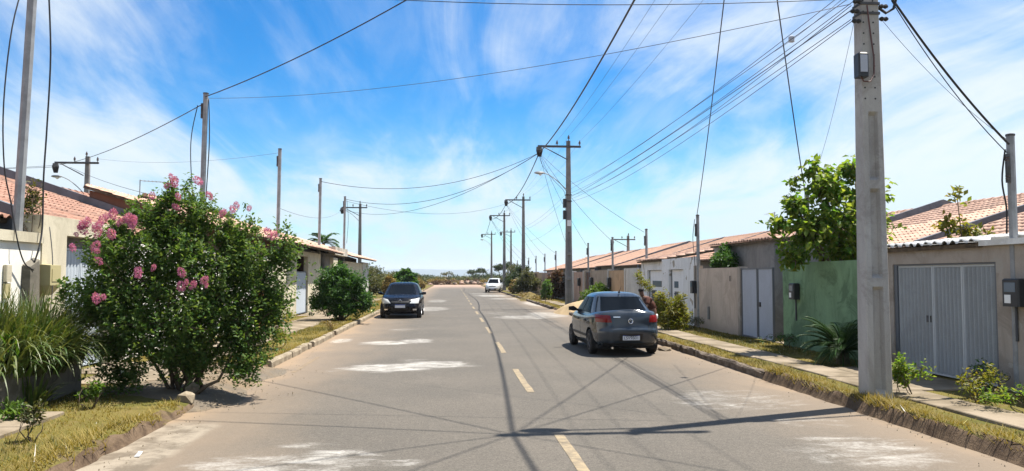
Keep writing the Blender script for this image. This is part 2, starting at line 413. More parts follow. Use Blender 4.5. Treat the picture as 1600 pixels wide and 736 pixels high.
MT['lf_myrtle'] = leafmat('leaf_crape_myrtle', [(.045, .115, .028), (.070, .155, .036), (.10, .195, .046), (.14, .20, .055)], trans=.52, spec=.22)
MT['lf_dark'] = leafmat('leaf_dark_shrub', [(.022, .075, .014), (.040, .11, .020), (.065, .14, .030)], trans=.42)
MT['lf_bright'] = leafmat('leaf_bright', [(.055, .125, .016), (.08, .16, .022), (.12, .19, .03)], trans=.45)
MT['lf_tree'] = leafmat('leaf_broad_tree', [(.075, .19, .022), (.12, .25, .034), (.18, .30, .045), (.23, .27, .055)], trans=.58, spec=.25)
MT['lf_yellow'] = leafmat('leaf_yellow_green', [(.15, .20, .02), (.23, .26, .035), (.30, .28, .05), (.20, .16, .04)], trans=.5)
MT['lf_red'] = leafmat('leaf_reddish', [(.10, .035, .025), (.14, .05, .03), (.08, .06, .025)])
MT['lf_cycad'] = leafmat('leaf_cycad', [(.016, .045, .014), (.028, .065, .018), (.04, .08, .022)], rough=.5, trans=.15, spec=.12)
MT['lf_far'] = leafmat('leaf_far_scrub', [(.055, .075, .028), (.085, .10, .04), (.13, .125, .05)])
MT['lf_fardark'] = leafmat('leaf_far_dark', [(.022, .045, .018), (.035, .06, .022), (.05, .075, .03)])
MT['lf_dry'] = leafmat('leaf_dry', [(.26, .17, .06), (.34, .24, .10), (.19, .16, .06)], trans=.3)
MT['lf_blade'] = leafmat('leaf_grass_blade', [(.035, .085, .014), (.055, .115, .02), (.09, .145, .03), (.15, .16, .055)], rough=.45, trans=.28)
MT['lf_lawn'] = leafmat('leaf_dry_lawn', [(.195, .155, .030), (.15, .135, .024), (.09, .115, .018), (.25, .185, .05)], rough=.7, trans=.3)
MT['lf_lawng'] = leafmat('leaf_green_lawn', [(.065, .085, .014), (.10, .105, .02), (.17, .125, .03)], rough=.7, trans=.3)
MT['pink'] = leafmat('petal_pink', [(.55, .21, .42), (.62, .34, .54), (.48, .16, .36)], trans=.45)
MT['purple'] = leafmat('petal_purple', [(.24, .12, .35), (.32, .17, .42)], trans=.3)

# ------------------------------------------------------------------ ground, road, kerbs, verges
def grid_sheet(name, xs, ys, zf, m, kind='structure', parent=None):
    X, Y = np.meshgrid(np.array(xs, float), np.array(ys, float)); Z = zf(X, Y)
    V = np.stack([X.ravel(), Y.ravel(), Z.ravel()], 1); nx, ny = len(xs), len(ys)
    i = np.arange(nx - 1)[None, :] + nx * np.arange(ny - 1)[:, None]; i = i.ravel()
    o = npmesh(name, V, np.stack([i, i + 1, i + nx + 1, i + nx], 1), m, parent, smooth=True)
    if kind and not parent: o['kind'] = kind
    return o
def vnoise(X, Y, s, seed=0):
    """smooth value noise for heights"""
    r = np.random.default_rng(seed); G = r.random((64, 64))
    u, v = X / s + 500, Y / s + 500; i, j = np.floor(u).astype(int), np.floor(v).astype(int); a, b = u - i, v - j
    a = a * a * (3 - 2 * a); b = b * b * (3 - 2 * b); g = lambda p, q: G[p % 64, q % 64]
    return (g(i, j) * (1 - a) + g(i + 1, j) * a) * (1 - b) + (g(i, j + 1) * (1 - a) + g(i + 1, j + 1) * a) * b
def sm(x, a, b):
    t = np.clip((x - a) / (b - a), 0, 1); return t * t * (3 - 2 * t)

grid_sheet('ground', [-9000, -2000, -400, -100, 0, 100, 400, 2000, 9000], [-300, 0, 100, 200, 400, 1000, 3000, 9500], lambda X, Y: X * 0 - .05, MT['field'])
LK, RK = -3.55, 5.45                                            # kerb faces
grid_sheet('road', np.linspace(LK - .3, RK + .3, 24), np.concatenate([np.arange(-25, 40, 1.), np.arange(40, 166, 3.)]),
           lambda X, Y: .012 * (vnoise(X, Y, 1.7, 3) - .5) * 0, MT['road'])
rm = empty('centre_line', (1.22, 0, 0), None, None); rm['kind'] = 'structure'
for k in range(-2, 18):
    y0 = 5.8 + 6.2 * k; bm = MB(); n = 7
    L_ = [(1.165 + random.uniform(-.006, .006) + .002 * (y0 > 20) * 0, y0 + 3 * i / (n - 1)) for i in range(n)]
    w = .115
    V = [(x, y, .004) for x, y in L_] + [(x + w + random.uniform(-.008, .008), y, .004) for x, y in L_]
    bm.add(V, [(i, n + i, n + i + 1, i + 1) for i in range(n - 1)])
    bm.build('lane_dash', MT['paint'], rm)
bm = MB()
for (y0, y1) in ((14.8, 17.6),):
    bm.add([(-3.02, y0, .004), (-2.93, y0, .004), (-2.94, y1, .004), (-3.03, y1, .004)], [(0, 1, 2, 3)])
o = bm.build('edge_line', MT['edgepaint']); o['kind'] = 'structure'

VZ = .115
def left_h(X, Y):
    h = VZ + .03 * (vnoise(X, Y, 1.3, 5) - .4) + .02 * (vnoise(X, Y, .4, 6) - .5)
    gap = sm(Y, 10.6, 11.6) * (1 - sm(Y, 14.6, 15.6))                 # kerb broken away, gravel washed out
    near = 1 - sm(Y, 9.0, 10.8)
    hg = .13 * sm(-X, 3.0, 4.6) + .008 + .03 * (vnoise(X, Y, .5, 8) - .45) * sm(-X, 2.9, 3.4)
    h = h * (1 - gap) + hg * gap
    lip = sm(X, -3.62 + .16 * (vnoise(X, Y, .38, 17) - .5), -3.40 + .16 * (vnoise(X, Y, .3, 18) - .5)); lip = np.where(Y > 10.9, sm(X, -3.62, -3.55), lip); h = h + .05 * near * sm(X, -4.0, -3.6); h = h * (1 - lip) - .05 * lip
    return h
ys = np.concatenate([np.arange(-25, 5, 2.), np.arange(5, 24, .12), np.arange(24, 50, .6), np.arange(50, 151, 4.)])
xs = np.concatenate([np.array([-40, -25, -15, -10, -8]), np.arange(-7, -3.6, .12), np.array([-3.54, -3.49, -3.44, -3.38, -3.31])])
grid_sheet('verge', xs, ys, left_h, MT['verge'])
# washed-out earth between the kerb ends, feathering on to the asphalt
gx = np.arange(-4.9, -2.35, .07); gy = np.arange(10.2, 16.0, .07)
def spill_h(X, Y):
    edge = -2.75 - .35 * np.sin((Y - 10.2) * .55) + .5 * (vnoise(X, Y, .9, 11) - .5)
    fall = sm(edge - X, -.15, 1.1) * sm(Y, 10.2, 11.6) * (1 - sm(Y, 14.9, 15.9))
    return -.03 + fall * (.20 + .06 * (vnoise(X, Y, .35, 12) - .5) + .03 * (vnoise(X, Y, .12, 13) - .5)) 
grid_sheet('gravel_washout', gx, gy, spill_h, MT['gravel'])
ys2 = np.concatenate([np.arange(-25, 5, 2.), np.arange(5, 26, .12), np.arange(26, 50, .6), np.arange(50, 151, 4.)])
xs2 = np.concatenate([np.array([5.22, 5.28, 5.33, 5.38, 5.43, 5.48, 5.54]), np.arange(5.6, 8.1, .13), np.array([8.5, 9.2, 10.4, 12, 15, 20, 30, 45])])
def right_h(X, Y):
    h = VZ + .03 * (vnoise(X, Y, 1.2, 15) - .45) + .02 * (vnoise(X, Y, .35, 16) - .5); near = 1 - sm(Y, 12.8, 13.6)
    lip = 1 - sm(X, 5.32 + .12 * (vnoise(X, Y, .3, 19) - .5), 5.53 + .16 * (vnoise(X, Y, .38, 20) - .5))
    lip = np.where(Y > 13.2, 1 - sm(X, 5.5, 5.58), lip); h = h + .06 * near * (1 - sm(X, 5.5, 6.0))
    return h * (1 - lip) - .05 * lip
grid_sheet('verge', xs2, ys2, right_h, MT['verge'])

def kerb(name, xf, side, runs, m, jit, worn=0):
    """a run of kerb stones, each a part"""
    root = empty(name, (xf, 10, 0), None, None); root['kind'] = 'structure'
    for (a, b_) in runs:
        y = a
        while y < b_ - .2:
            L = min(1.0 + random.uniform(-.05, .05) + (1 if y > 30 else 0), b_ - y); dx_ = random.uniform(-jit, jit); h = .15 - random.uniform(0, jit * 1.2)
            x0 = xf + dx_; w = .13 * side; n = max(3, int(L / .2)); bm = MB(); rings = []
            for i in range(n + 1):
                yy = y + .008 + (L - .016) * i / n; j = lambda: random.uniform(-worn, worn)
                ch = .02 + abs(j()) * .8
                rings.append([(x0, yy, -.08), (x0 + j() * .8, yy, h - ch - .01), (x0 + side * ch + j() * .5, yy, h + j() * .6), (x0 + w, yy, h + j() * .4), (x0 + w, yy, -.08)])
            bm.loft(rings).build('kerb_stone', m, root); y += L
    return root
kerb('kerb', LK + .02, -1, [(15.5, 19.8), (20.1, 23.6), (24.0, 100)], MT['kerb'], .015, .01)
kerb('kerb', RK, 1, [(13.2, 36.2), (42.5, 100)], MT['kerbdirt'], .02, .028)

def slabs(name, x0, x1, runs, z, L0, m, skip=.0):
    root = empty(name, ((x0 + x1) / 2, runs[0][0], 0), None, None); root['kind'] = 'structure'
    for a, b_ in runs:
        y = a
        while y < b_ - .3:
            L = min(L0 * random.uniform(.92, 1.08), b_ - y)
            if random.random() > skip:
                bm = MB(); bm.cbox(x0 + random.uniform(-.05, .05), x1 + random.uniform(-.05, .05), y + .006, y + L - .006, -.03, z + random.uniform(-.008, .008), .01)
                bm.build('concrete_slab', m, root)
            y += L
    return root
slabs('path', 6.17, 6.86, [(2, 40), (44, 96)], VZ + .035, 1.5, MT['slab'])
slabs('path', -5.95, -4.7, [(6.0, 9.9), (12.4, 34.0)], VZ + .035, 1.5, MT['slab'])
slabs('path', -6.5, -5.2, [(34.2, 60)], VZ + .03, 2.4, MT['slab'])
slabs('driveway', 6.9, 8.02, [(10.9, 13.7)], VZ + .03, 1.4, MT['slab'])
slabs('driveway', -6.55, -4.66, [(13.72, 15.5)], VZ + .045, 1.78, MT['slab'])
slabs('driveway', -6.58, -5.97, [(33.2, 37)], VZ + .03, 1.9, MT['slab'])
slabs('driveway', 8.1, 9.0, [(18.55, 19.2)], VZ + .04, .64, MT['slab'])

# hills: faint line on the horizon
hx = np.linspace(-5200, 5600, 160); hy = np.array([6300, 6700, 7300, 8200.])
def hill_h(X, Y):
    e = .55 * vnoise(X, Y * 0, 900, 31) + .3 * vnoise(X, Y * 0, 350, 32) + .15 * vnoise(X, Y * 0, 120, 33)
    prof = np.where(Y < 6400, 0, np.where(Y < 7000, .55, np.where(Y < 7600, 1.0, .2)))
    return -2 + prof * (18 + 75 * e * np.exp(-((X + 1100) / 2600.) ** 2) + 10 * e)
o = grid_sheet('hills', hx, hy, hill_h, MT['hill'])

# ------------------------------------------------------------------ foliage tools
def leaf_quads(P, A, Nn, L, Wd, fold=.25):
    """leaves as two folded triangles; P base points, A axis, Nn normal hint, L length, Wd width"""
    n = len(P); A = A / (np.linalg.norm(A, axis=1, keepdims=True) + 1e-9)
    s = np.cross(A, Nn); s /= (np.linalg.norm(s, axis=1, keepdims=True) + 1e-9); up = np.cross(s, A)
    L = np.broadcast_to(L, (n,))[:, None]; Wd = np.broadcast_to(Wd, (n,))[:, None]
    mid = P + A * L * .5 - up * L * .04
    V = np.stack([P, mid + s * Wd * .5 + up * Wd * fold, P + A * L - up * L * .12, mid - s * Wd * .5 + up * Wd * fold], 1).reshape(-1, 3)
    b = 4 * np.arange(n)
    F = np.concatenate([np.stack([b, b + 1, b + 2], 1), np.stack([b, b + 2, b + 3], 1)])
    return V, F
def rdir(r, n):
    v = r.normal(size=(n, 3)); return v / np.linalg.norm(v, axis=1, keepdims=True)
def shoots_in(r, lobes, n, shell=.5, up=.5, rag=.18):
    """shoot tips and directions in a cloud of ellipsoids, weighted to their skins"""
    lob = np.array(lobes, float); vol = (lob[:, 3] * lob[:, 4] * lob[:, 5]) ** (2 / 3); k = r.choice(len(lob), n, p=vol / vol.sum())
    d = rdir(r, n); rad = shell + (1 - shell) * r.random(n) ** .6
    rad = rad * (1 + rag * r.normal(size=n) * (r.random(n) < .3))
    T = lob[k, :3] + d * lob[k, 3:] * rad[:, None]
    D = d + np.array([0, 0, up]) + .35 * r.normal(size=(n, 3)); D /= np.linalg.norm(D, axis=1, keepdims=True)
    return T, D, k
def crown_mesh(r, tips, dirs, shoot_len, per, leaf, width, spread=.8, droop=.15):
    """leaves set along each shoot"""
    n = len(tips); t = r.random((n, per)); sl_ = np.broadcast_to(shoot_len, (n,)) if np.ndim(shoot_len) else np.full(n, shoot_len)
    P = tips[:, None, :] - dirs[:, None, :] * (t * sl_[:, None])[:, :, None]
    side = r.normal(size=(n, per, 3)); side -= dirs[:, None, :] * (side * dirs[:, None, :]).sum(-1, keepdims=True)
    side /= np.linalg.norm(side, axis=2, keepdims=True) + 1e-9
    A = side * spread + dirs[:, None, :] * .6 + np.array([0, 0, -droop])
    P = (P + side * .01).reshape(-1, 3); A = A.reshape(-1, 3)
    N = np.array([0, 0, 1.0]) + .55 * r.normal(size=A.shape)
    L = leaf * (.6 + .7 * r.random(len(P))); return leaf_quads(P, A, N, L, L * width)
def stems(r, base, ends, r0, r1, wig=.12, n=6, spread=.05):
    bm = MB()
    for e in ends:
        b = np.array(base) + np.array([r.normal() * spread, r.normal() * spread, 0]); e = np.array(e); pts = []; rs = []
        off = r.normal(size=3) * wig
        for i in range(n):
            t = i / (n - 1); p = b + (e - b) * t; p[2] = b[2] + (e[2] - b[2]) * (t ** .85)
            p += off * math.sin(math.pi * t) + r.normal(size=3) * wig * .15 * (0 < i < n - 1); pts.append(p); rs.append(r0 + (r1 - r0) * t)
        bm.tube(pts, rs, 5)
    return bm
def bush(name, label, cat, base, lobes, n, leaf, width, mleaf, seed, shoot=.3, per=9, shell=.45, up=.5, stem_r=.03, n_stem=7, group=None, spread=.8, droop=.15, trunk_name='stem', twigs=40, stem_spread=.05, barkm=None, rag=.18):
    """a shrub or tree: stems to its lobes, twigs to its shoots, leaves along the shoots"""
    r = np.random.default_rng(seed); root = empty(name, base, label, cat, group)
    lobes = [(base[0] + a, base[1] + b, base[2] + c, d, e, f) for a, b, c, d, e, f in lobes]
    T, D, k = shoots_in(r, lobes, n, shell, up, rag)
    T[:, 2] = np.maximum(T[:, 2], base[2] + .04 + .1 * r.random(len(T)))
    V, F = crown_mesh(r, T, D, shoot * (.6 + .8 * r.random(n)), per, leaf, width, spread, droop)
    npmesh('crown', V, F, mleaf, root)
    ends = [l[:3] for l in lobes][:n_stem]
    bm = stems(r, base, ends, stem_r, stem_r * .35, .10, 6, stem_spread)
    for i in r.choice(n, min(twigs, n), replace=False):
        c = np.array(lobes[k[i]][:3]); bm.tube([c, c + (T[i] - c) * .55 + r.normal(size=3) * .04, T[i]], [stem_r * .35, stem_r * .22, stem_r * .1], 4)
    bm.build(trunk_name, barkm or MT['bark'], root, smooth=True)
    root['shoots'] = 0; del root['shoots']
    return root, T, D
def grass(name, regions, n, h, mleaf, seed, lean=.5, w=.006, zf=None, avoid=None, clump=None):
    """short blades over rectangles (x0,x1,y0,y1): one object, kind stuff"""
    r = np.random.default_rng(seed); P = []
    ar = np.array([(b - a) * (d - c) for a, b, c, d in regions]); cnt = (n * ar / ar.sum()).astype(int)
    for (a, b, c, d), m_ in zip(regions, cnt):
        p = np.stack([a + (b - a) * r.random(m_), c + (d - c) * r.random(m_)], 1)
        if clump: p = p[vnoise(p[:, 0], p[:, 1], clump[0], clump[1]) + .25 * r.random(len(p)) > clump[2]]
        P.append(p)
    P = np.concatenate(P)
    if avoid is not None: P = P[~avoid(P[:, 0], P[:, 1])]
    m_ = len(P); dist = np.hypot(P[:, 0], P[:, 1]); Z = zf(P[:, 0], P[:, 1])
    a = r.random(m_) * 6.283; hh = h * (.45 + .9 * r.random(m_)) * (.6 + .8 * vnoise(P[:, 0], P[:, 1], .8, seed)); ww = w * (.7 + .6 * r.random(m_)) * (1 + dist / 14)
    ln = lean * (.3 + r.random(m_)); b0 = np.stack([P[:, 0], P[:, 1], Z - .01], 1)
    sx = np.stack([-np.sin(a), np.cos(a), 0 * a], 1) * ww[:, None]; tip = b0 + np.stack([np.cos(a) * ln * hh, np.sin(a) * ln * hh, hh], 1)
    V = np.stack([b0 - sx, b0 + sx, tip], 1).reshape(-1, 3); k = 3 * np.arange(m_)
    o = npmesh(name, V, np.stack([k, k + 1, k + 2], 1), mleaf); o['kind'] = 'stuff'; return o
def ribbon_clump(r, base, n, length, width, arch, rad, seg=6, out=.6):
    """long arching blades"""
    VV = []; FF = []; b = 0
    for i in range(n):
        a = r.random() * 6.283; L = length * (.55 + .55 * r.random()); o_ = out * (.15 + r.random()); w = width * (.7 + .6 * r.random())
        p0 = np.array(base) + np.array([math.cos(a), math.sin(a), 0]) * rad * r.random() ** .5
        d = np.array([math.cos(a + r.normal() * .5) * o_, math.sin(a + r.normal() * .5) * o_, 1.0]); d /= np.linalg.norm(d)
        side = np.array([-d[1], d[0], 0]); side /= np.linalg.norm(side) + 1e-9
        p = p0.copy(); st = L / seg; vv = []
        for k in range(seg + 1):
            t = k / seg; ww = w * (1 - t ** 2.2) * (.6 + .8 * min(1, t * 4)) + .0008
            vv += [p - side * ww, p + side * ww]; d = d + np.array([0, 0, -arch * (t ** 1.3) * (.5 + r.random() * .7)]); d /= np.linalg.norm(d); p = p + d * st
        VV += vv; FF += [(b + 2 * k, b + 2 * k + 1, b + 2 * k + 3, b + 2 * k + 2) for k in range(seg)]; b += len(vv)
    return np.array(VV), np.array(FF)
def frond_verts(r, base, az_, length, leaflets, leaf_len, rise, arch, width=.012, fall=.25):
    """pinnate frond: rachis plus pairs of leaflets"""
    d = np.array([math.cos(az_), math.sin(az_), rise]); d /= np.linalg.norm(d); p = np.array(base, float); st = length / leaflets
    side = np.array([-math.sin(az_), math.cos(az_), 0.]); P = []; A = []; L = []; pts = [p.copy()]
    for k in range(leaflets):
        t = k / leaflets; p = p + d * st; d = d + np.array([0, 0, -arch * st / length * (.5 + t)]); d /= np.linalg.norm(d); pts.append(p.copy())
        if t < .08: continue
        l_ = leaf_len * math.sin(math.pi * min(1, .12 + t * .85)) ** .6
        for s in (-1, 1):
            P.append(p.copy()); A.append(side * s * .9 + d * .55 + np.array([0, 0, .30 - fall * t]) + r.normal(size=3) * .05); L.append(l_)
    P = np.array(P); A = np.array(A); L = np.array(L); N = np.tile(np.array([0, 0, 1.0]), (len(P), 1)) + .1 * r.normal(size=(len(P), 3))
    V, F = leaf_quads(P, A, N, L, width, .15); return V, F, pts

# ------------------------------------------------------------------ buildings
def prism_y(pts, y0, y1):
    """extrude an (x,z) outline along y"""
    bm = MB(); n = len(pts)
    a = sum(pts[i][0] * pts[(i + 1) % n][1] - pts[(i + 1) % n][0] * pts[i][1] for i in range(n))
    if a < 0: pts = pts[::-1]
    bm.loft([[(x, y1, z) for x, z in pts], [(x, y0, z) for x, z in pts]]); return bm
PITCH, ROW = .22, .38
def tile_prof(f):
    g = np.clip((f - .28) / .72, 0, 1); return .055 * np.sin(math.pi * g)
_tile = {}
def one_tile(m):
    """a single roman tile: flat pan plus barrel, open lip at the low end"""
    if m.name in _tile: return _tile[m.name]
    f = np.array([0, .28, .40, .52, .64, .76, .88, 1.0]); u = f * PITCH - PITCH / 2; h = tile_prof(f); n = len(f); V = []
    for s, up in ((-.03, .030), (ROW + .03, .006)):
        V += [(a, s, b + up) for a, b in zip(u, h)]
    V += [(a, -.03, b + .030 - .016) for a, b in zip(u, h)]
    F = [(i, i + 1, n + i + 1, n + i) for i in range(n - 1)] + [(2 * n + i, 2 * n + i + 1, i + 1, i) for i in range(n - 1)]
    me = bpy.data.meshes.new('roof_tile'); me.from_pydata(V, [], F); me.materials.append(m)
    _tile[m.name] = me; return me
def roof_slope(root, y0, y1, xe, ze, xr, zr, m, singles=None, samp=5, name='roof', base=MT['w_grey']):
    """one tiled slope from the eave (xe,ze) to the ridge (xr,zr); singles = (y,row) chooser for tiles built one by one"""
    Lx, Lz = xr - xe, zr - ze; L = math.hypot(Lx, Lz); ux, uz = Lx / L, Lz / L; nx_, nz_ = -uz, ux
    if nz_ < 0: nx_, nz_ = -nx_, -nz_
    nc = int((y1 - y0) / PITCH); pit = (y1 - y0) / nc; nr = int(math.ceil(L / ROW)); th = .07
    rng_t = random.Random(int(y0 * 10) + int(xe * 7))
    pos = lambda s, n_: (xe + ux * s + nx_ * n_, ze + uz * s + nz_ * n_)
    if singles:
        cy = lambda i: (y0 + y1 - (y0 + (i + .5) * pit)) if ux > 0 else y0 + (i + .5) * pit
        order = sorted(((j, i) for j in range(nr) for i in range(nc)), key=lambda q: singles(cy(q[1]), q[0]))
        sing = set(order[:290]); me = one_tile(m)
        d = 1 if ux > 0 else -1
        for j, i in sing:
            s = j * ROW; x, z = pos(s, 0); o = share('roof_tile', me, root, (x, cy(i), z))
            A = Vector((0, -d, 0)); U = Vector((ux, 0, uz)); N = A.cross(U)
            M = Matrix((A, U, N)).transposed()
            o.rotation_euler = (M @ Matrix.Rotation(rng_t.uniform(-.025, .025), 3, 'Z') @ Matrix.Rotation(rng_t.uniform(-.02, .02), 3, 'X')).to_euler()
            o.scale = (pit / PITCH, 1, 1)
    else: sing = set()
    f = np.linspace(0, 1, samp + 1); f[1] = .28 if samp > 3 else f[1]; V = []; F = []; b = 0
    for j in range(nr):
        for i in range(nc):
            if (j, i) in sing: continue
            yy = y0 + (i + f) * pit
            if ux > 0: yy = y0 + y1 - yy
            h = tile_prof(f); jit = rng_t.uniform(-.008, .008); s0 = j * ROW - .03 + rng_t.uniform(-.015, .015); s1 = min((j + 1) * ROW + .02, L); n = len(f)
            for s, up in ((s0, .030 + jit), (s1, .006)):
                for q in range(n): x, z = pos(s, h[q] + up); V.append((x, yy[q], z))
            for q in range(n): x, z = pos(s0, h[q] + .012); V.append((x, yy[q], z))
            F += [(b + q, b + q + 1, b + n + q + 1, b + n + q) for q in range(n - 1)] + [(b + 2 * n + q, b + 2 * n + q + 1, b + q + 1, b + q) for q in range(n - 1)]; b += 3 * n
    if F:
        o = npmesh(name if not singles else 'tile_field', V, F, m, root)
        if singles: o['kind'] = 'stuff'
    p = [pos(0.02, -.004), pos(L, -.004), pos(L, -th), pos(0.02, -th)]
    prism_y(p, y0 + .01, y1 - .01).build('roof_deck', MT['bark'], root)
def ridge_caps(root, y0, y1, x, z, m):
    n = int((y1 - y0) / .42); bm = MB()
    for k in range(n):
        a = y0 + (y1 - y0) * k / n; b_ = y0 + (y1 - y0) * (k + 1) / n + .03; rings = []
        for y, r in ((a, .125), (b_, .10)):
            rings.append([(x + r * math.cos(t), y, z - .05 + r * math.sin(t)) for t in np.linspace(-.2, math.pi + .2, 8)])
        bm.loft(rings, caps=True)
    bm.build('ridge_cap', m, root)
def gable_house(label, y0, y1, xe, ze, xr, zr, xb, zb, mt, mw, group, singles=None, samp=4, par=True, inset=.45):
    """row house: walls to the eaves, two tiled slopes, party-wall parapet on the near boundary"""
    root = empty('row_house', (xr, (y0 + y1) / 2, .1), label, 'house', group); s = 1 if xr > xe else -1
    xi = xe + inset * s; xo = xb - .45 * s; k = (zr - ze) / (xr - xe); kb = (zr - zb) / (xr - xb)
    zi, zo = ze + k * (xi - xe) - .10, zb + kb * (xo - xb) - .10
    prism_y([(xi, -.05), (xi, zi), (xr, zr - .10), (xo, zo), (xo, -.05)], y0 + .08, y1 - .08).build('wall', mw, root)
    roof_slope(root, y0 + .16, y1 - .01, xe, ze, xr, zr, mt, singles, samp)
    roof_slope(root, y0 + .16, y1 - .01, xb, zb, xr, zr, mt, None, 3, 'back_roof')
    ridge_caps(root, y0 + .16, y1 - .01, xr, zr + .05, mt)
    if par:
        t = (.24 if y0 < 27 else .10) if s > 0 else .30; pts = [(xe - .05 * s, ze - .28), (xe - .05 * s, ze + t - .07), (xr, zr + t + .04), (xb + .05 * s, zb + t - .07), (xb + .05 * s, zb - .28), (xr, zr - .2)]
        prism_y(pts, y0 - .01, y0 + .15).build('parapet', MT['parapet'], root)
    return root
def meter_box(x, y, z, side, label, m=MT['greybox'], w=.30, h=.36, d=.16, lab=True):
    """electricity meter box on a wall: case, lid window, seal label"""
    root = empty('meter_box', (x, y, z), label, 'meter box', 'electricity meter boxes on the front walls')
    a, b = (x - d, x - .002) if side < 0 else (x + .002, x + d)
    bm = MB(); bm.cbox(a, b, y - w / 2, y + w / 2, z - h / 2, z + h / 2, .02); bm.build('case', m, root)
    f = a - .004 if side < 0 else b + .004
    g = MB(); g.box(min(f, f - .004 * side * 0 + .008), max(f, f + .008), y - w * .33, y + w * .33, z + h * .02, z + h * .36); g.build('lid_window', MT['boxglass'], root)
    if lab:
        l = MB(); l.box(f - .001, f + .008, y - w * .05, y + w * .32, z - h * .38, z - h * .08); l.build('seal_label', MT['white'], root)
    MB().tube([(x + .02 * side, y + w * .2, z - h / 2), (x + .02 * side, y + w * .2, z - h / 2 - .5)], .018, 6).build('conduit', MT['cablegrey'], root)
    return root
def corrugated_leaf(root, x, side, y0, y1, z0, z1, m, pitch=.085, depth=.022, frame=True, name='gate_leaf', lab=None):
    """sheet-steel leaf with pressed upright ribs inside an angle frame"""
    n = max(2, int((y1 - y0 - .06) / pitch)); p = (y1 - y0 - .06) / n; pr = []
    for i in range(n):
        a = y0 + .03 + i * p
        pr += [(a, 0), (a + p * .42, 0), (a + p * .55, depth), (a + p * .87, depth)]
    pr.append((y1 - .03, 0))
    V = []; F = []
    for z in (z0 + .04, z1 - .04): V += [(x + side * d, y, z) for y, d in pr]
    k = len(pr); F = [(i, i + 1, k + i + 1, k + i) for i in range(k - 1)]
    lf = npmesh(name, V, F, m, root)
    if lab: lf['label'] = lab
    f = MB(); t = .035
    xa, xb = sorted((x - side * .02, x + side * .03))
    f.box(xa, xb, y0, y0 + t, z0, z1); f.box(xa, xb, y1 - t, y1, z0, z1); f.box(xa, xb, y0 + t, y1 - t, z1 - t, z1); f.box(xa, xb, y0 + t, y1 - t, z0, z0 + t)
    fo = f.build('leaf_frame', MT['gate_frame'] if frame is True else frame, root); fo.parent = lf; fo.location = (0, 0, 0)
    return lf
XW = 8.1
# -- garage front, right edge of the photo
g = empty('garage_wall', (XW, 12, .1), 'brown grey rendered garage front with a ribbed three-leaf steel gate', 'wall')
bm = MB(); bm.box(XW, XW + .15, 4.5, 10.9, -.05, 2.26); bm.box(XW, XW + .15, 13.6, 14.2, -.05, 2.26); bm.box(XW, XW + .15, 10.9, 13.6, 2.02, 2.26); bm.build('wall', MT['w_garage'], g)
MB().box(XW + .2, XW + 3.4, 14.05, 14.2, -.05, 2.2).build('side_wall', MT['w_garage'], g)
gt = empty('gate', (XW + .09, 12.2, .14), None, None); gt.parent = g; gt.location = Vector((XW + .09, 12.2, .14)) - wloc(g)
for (a, b_) in ((12.50, 13.50), (11.74, 12.49), (10.96, 11.73)):
    lf = corrugated_leaf(g, XW + .08, -1, a, b_, .15, 1.99, MT['gate_blue'], .098, .042, MT['gate_edge'])
bpy.data.objects.remove(gt)
MB().box(XW + .04, XW + .08, 12.58, 12.70, 1.02, 1.13).build('latch', MT['iron'], g)
fr = MB(); fr.box(XW + .02, XW + .10, 13.5, 13.597, .1, 2.015); fr.box(XW + .02, XW + .10, 10.903, 10.955, .1, 2.015); fr.box(XW + .02, XW + .10, 10.957, 13.498, 1.992, 2.017); fr.build('gate_frame', MT['gate_frame'], g)
gr_ = empty('garage_roof', (XW + 2, 12.5, 2.3), 'white painted tile edge capping the garage front beside the big pole', 'roof')
MT['white_tile'] = mat('white_painted_tile', (.74, .74, .72), (.55, .54, .51), 4, .8, .2, bstr=.2)
roof_slope(gr_, 11.15, 14.3, XW - .1, 2.31, XW + 3.3, 2.62, MT['white_tile'], None, 6)
MB().box(XW - .09, XW + .1, 10.2, 11.14, 2.265, 2.35).build('gutter_edge', MT['white_tile'], gr_)
MB().box(XW + .11, XW + 3.3, 9.2, 11.14, 2.262, 2.40).build('roof_slab', MT['concrete'], gr_)
meter_box(XW, 10.42, 1.57, -1, 'dark meter box with a white seal label right of the ribbed garage gate', MT['darkbox'], .33, .40)
# -- green wall
g = empty('green_wall', (XW, 16.3, .1), 'mouldy green front wall behind the big concrete pole', 'wall')
MB().box(XW, XW + .15, 14.22, 18.35, -.05, 2.13).build('wall', MT['w_green'], g)
MB().box(XW + .152, XW + 4, 18.2, 18.35, -.05, 2.05).build('side_wall', MT['w_grey'], g)
meter_box(XW, 17.55, 1.45, -1, 'dark meter box on the green wall below the overhanging tree', MT['darkbox'], .28, .38)
# -- steel gate and beige wall
g = empty('steel_gate', (XW + .05, 20.1, .12), 'pale grey two-leaf steel gate standing ajar beside the beige wall', 'gate')
corrugated_leaf(g, XW + .05, -1, 20.02, 21.13, .14, 2.03, MT['gate_pale'], .07, .012)
corrugated_leaf(g, XW + .05, -1, 19.0, 19.98, .14, 2.03, MT['gate_pale'], .07, .012)
MB().box(XW + .0, XW + .04, 19.80, 19.92, 1.0, 1.12).build('latch', MT['iron'], g)
g = empty('beige_wall', (XW, 23.2, .1), 'stained beige front wall with small black number marks near its gate end', 'wall')
MB().box(XW, XW + .15, 21.32, 24.84, -.05, 2.06).build('wall', MT['w_beige'], g)
MB().box(XW - .02, XW + .22, 21.14, 21.318, -.05, 2.08).build('gate_pier', MT['w_garage'], g)
MB().box(XW - .03, XW + .16, 24.842, 25.25, -.05, 2.16).build('end_pier', MT['w_brown'] if False else MT['w_garage'], g)
nb = MB(); nb.box(XW - .006, XW - .001, 21.86, 21.90, 1.66, 1.82); nb.box(XW - .006, XW - .001, 21.96, 22.0, 1.66, 1.82); nb.build('house_number', MT['dark'], g)
